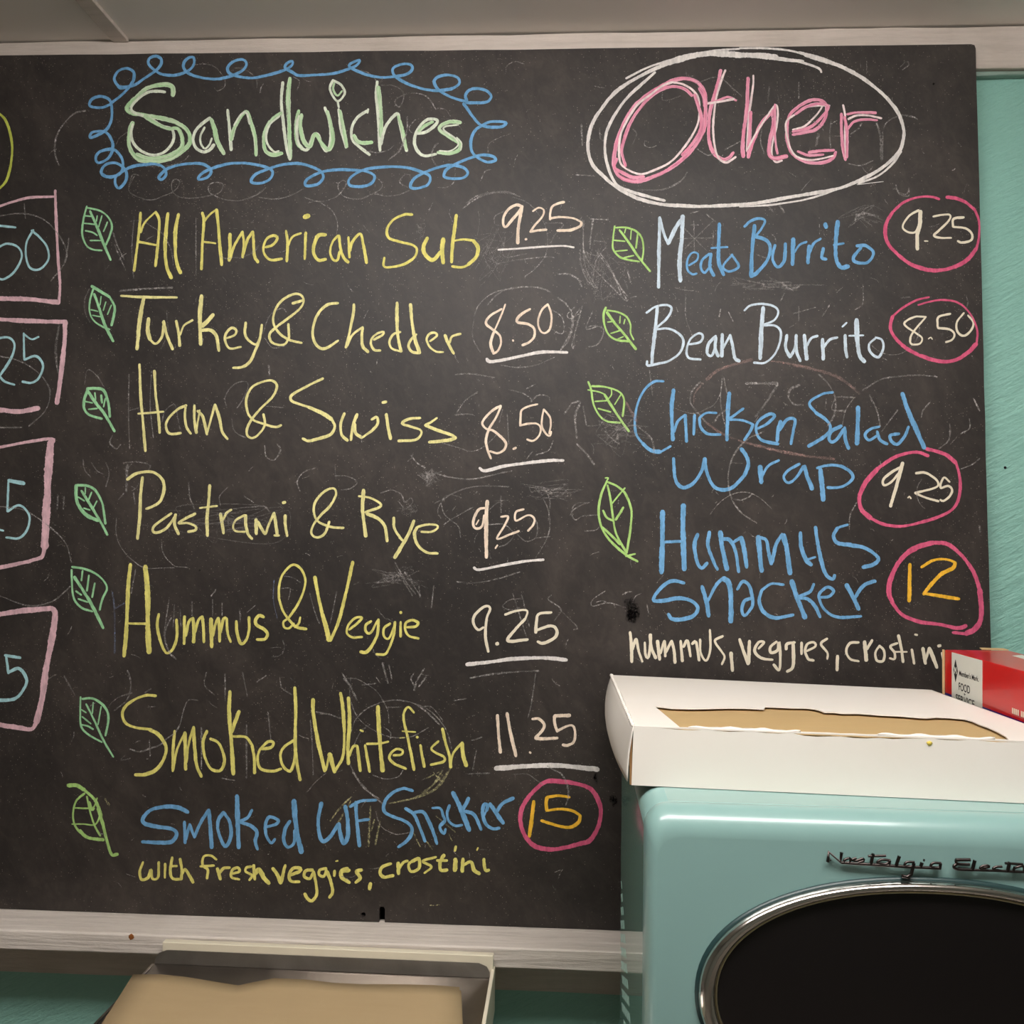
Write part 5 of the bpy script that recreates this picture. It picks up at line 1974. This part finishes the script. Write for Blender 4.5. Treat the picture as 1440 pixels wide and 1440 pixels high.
curl(uu(cz(890, 196)), uu(cz(1330, 213)), 0.009, 0.0026, 2)
# crumb stuck on the front
bmc = bmesh.new(); pc = at_y(1307, 1045, (FL + FR_dir * uu(cz(1086, 220))).y - 0.001)
bmesh.ops.create_icosphere(bmc, subdivisions=2, radius=0.0024, matrix=Matrix.Translation(pc) @ Matrix.Diagonal((1.1, .5, .9, 1)))
for v in bmc.verts: v.co += Vector((random.uniform(-1, 1), 0, random.uniform(-1, 1))) * 0.0005
from_bm('crumb', bmc, 'crumb', cb, True)['label'] = 'small yellow crumb stuck below the opening'

# ================================================================== red film carton behind the white box
rf = at_y(1328.5, 913.5, EYE.y + 1.13)
ra = Vector((-0.025, 1, 0)).normalized()       # away
rx = Vector((ra.y, -ra.x, 0))                        # to the right
RH = rf.z - ZO; RL, RW = 0.20, 0.078
print('carton height', RH, 'from', rf)
rb = thing('film_carton', 'long red carton with a white printed label behind the white cardboard box', 'carton', (rf.x, rf.y, ZO))
def C(u, v, z): return Vector((rf.x, rf.y, ZO)) + rx * u - ra * v + Vector((0, 0, z))     # v towards the viewer
q = lambda z: [C(0, 0, z), C(RW, 0, z), C(RW, RL, z), C(0, RL, z)]
hexa('carton_body', q(0.0006), q(RH), 'red', rb, 0.0012)
def cpanel(name, v0, v1, z0, z1, mat, out=0.0004, lab=None):
    o = plate(name, [[C(-out, v0, z0), C(-out, v1, z0), C(-out, v1, z1), C(-out, v0, z1)]], rx * (out - 0.0002), mat, rb)
    if lab: o['label'] = lab
    return o
def vz(px, py):
    """point on the carton's left face: v, z"""
    d = ray(px, py); n = rx; p0 = C(0, 0, 0); t = (p0 - EYE).dot(n) / d.dot(n); p = EYE + d * t
    return -(p - p0).dot(ra), p.z - ZO
v0 = vz(1339, 940)[0]; v1 = vz(1381.7, 960)[0]
zblue = vz(1381.7, 993.5)[1]
print('label v', v0, v1, 'blue z', zblue)
cpanel('navy_band', 0.0, RL, 0.001, zblue, 'navy', 0.0003)
cpanel('label_panel', v0, v1, 0.001, RH - 0.0006, 'label', 0.0006, 'white label panel with black printing')
# tan open flap at the far end and white patch on top
plate('end_flap', [[C(-0.0012, -0.0015, 0.0), C(-0.0012, -0.0015, RH), C(-0.0004, 0.0008, RH), C(-0.0004, 0.0008, 0.0)]], -rx * 0.0012, 'cardtan', rb)
plate('end_flap', [[C(RW * .62, -0.012, RH + 0.001), C(RW * 1.0, -0.012, RH + 0.0006), C(RW * 1.0, 0.0, RH + 0.0002), C(RW * .58, 0.0, RH + 0.0006)]], (0, 0, 0.0008), 'cardtan', rb)
plate('top_patch', [[C(0.055, 0.052, RH), C(0.070, 0.045, RH), C(0.076, 0.12, RH), C(0.050, 0.11, RH)]], (0, 0, 0.0004), 'label', rb)['label'] = 'white patch on the top'
def zat(px, py): return vz(px, py)[1]
lw = v1 - v0
def text_on(txt, fc, px, py, cap, fw, bold=0.0):
    """cap: letter height, fw: width as a share of the label, (px, py): where its middle was read"""
    cu = bpy.data.curves.new('t', 'FONT'); cu.body = txt; cu.size = 1.0; cu.align_x = 'CENTER'; cu.offset = bold
    tmp = bpy.data.objects.new('t', cu); me = bpy.data.meshes.new_from_object(tmp); bpy.data.objects.remove(tmp); me.name = 'label_print'
    xs = [v.co.x for v in me.vertices]; wn = max(xs) - min(xs); xm = (max(xs) + min(xs)) / 2; z = zat(px, py)
    for v in me.vertices:
        x, y = (v.co.x - xm) / wn * fw * lw, v.co.y / 0.72 * cap
        v.co = C(-0.0009, v0 + lw * fc + x, z - cap / 2 + y)
    o = link_mesh('label_print', me, 'print', rb); o['label'] = 'black printed lettering on the white label'; return o
text_on("Member's Mark.", 0.585, 1363.5, 950.5, 0.0062, 0.64, 0.012)
text_on('FOOD', 0.44, 1357.5, 967.5, 0.0092, 0.37, 0.012)
text_on('+', 0.45, 1358, 976.5, 0.0040, 0.07, 0.01)
text_on('SERVICE', 0.46, 1358.5, 985.5, 0.0088, 0.62, 0.012)
zc_ = zat(1346, 943.5); vc_ = v0 + lw * 0.145
hw, hh = lw * 0.075, 0.0135
def CP(v, z): return C(-0.0009, v, z)
plate('logo_print', [[CP(vc_ - hw, zc_), CP(vc_, zc_ - hh), CP(vc_ + hw, zc_), CP(vc_, zc_ + hh)]], -rx * 0.0001, 'print', rb)['label'] = 'black diamond logo'
tube('logo_mark', [[CP(vc_ - hw * .42, zc_ - hh * .28) - rx * .0001, CP(vc_ - hw * .36, zc_ + hh * .30) - rx * .0001, CP(vc_, zc_ - hh * .05) - rx * .0001, CP(vc_ + hw * .36, zc_ + hh * .30) - rx * .0001, CP(vc_ + hw * .42, zc_ - hh * .28) - rx * .0001]], 0.0005, 'label', rb)
for i, (pa_, pb_) in enumerate(((1423.5, 1434), (1436, 1447))):
    va, vb_ = vz(pa_, 1000)[0], vz(pb_, 1003)[0]; zc2 = zat(1429, 1001)
    n_ = 4
    for k in range(n_):
        a_ = va + (vb_ - va) * (k + .12) / n_; b_ = va + (vb_ - va) * (k + .88) / n_
        o = plate('side_print', [[C(-.0005, a_, zc2 - .0030), C(-.0005, b_, zc2 - .0030), C(-.0005, b_, zc2 + .0030), C(-.0005, a_, zc2 + .0030)]], -rx * 0.0001, 'printwhite', rb)

# ================================================================== ceiling light behind the camera (out of the frame)
lx, ly = LAMP_AT
for k, (cx, cy) in enumerate(((lx, ly),)):
    cl = thing('ceiling_light', ('white wraparound fluorescent ceiling light in front of the chalkboard' if k == 0 else 'white wraparound fluorescent ceiling light farther back in the room'), 'ceiling light', (cx, cy, ZC))
    box('housing', (cx - 0.62, cy - 0.13, ZC - 0.02), (cx + 0.62, cy + 0.13, ZC - 0.0003), 'lampframe', cl, 0.004)
    box('diffuser', (cx - 0.61, cy - 0.12, ZC - 0.095), (cx + 0.61, cy + 0.12, ZC - 0.0205), 'lamp', cl, 0.02)
for nm, p in (('lidFL', FL), ('lidBR', BR), ('red far', rf), ('boardTR', pTR)): print(nm, [round(c, 1) for c in proj(p)])
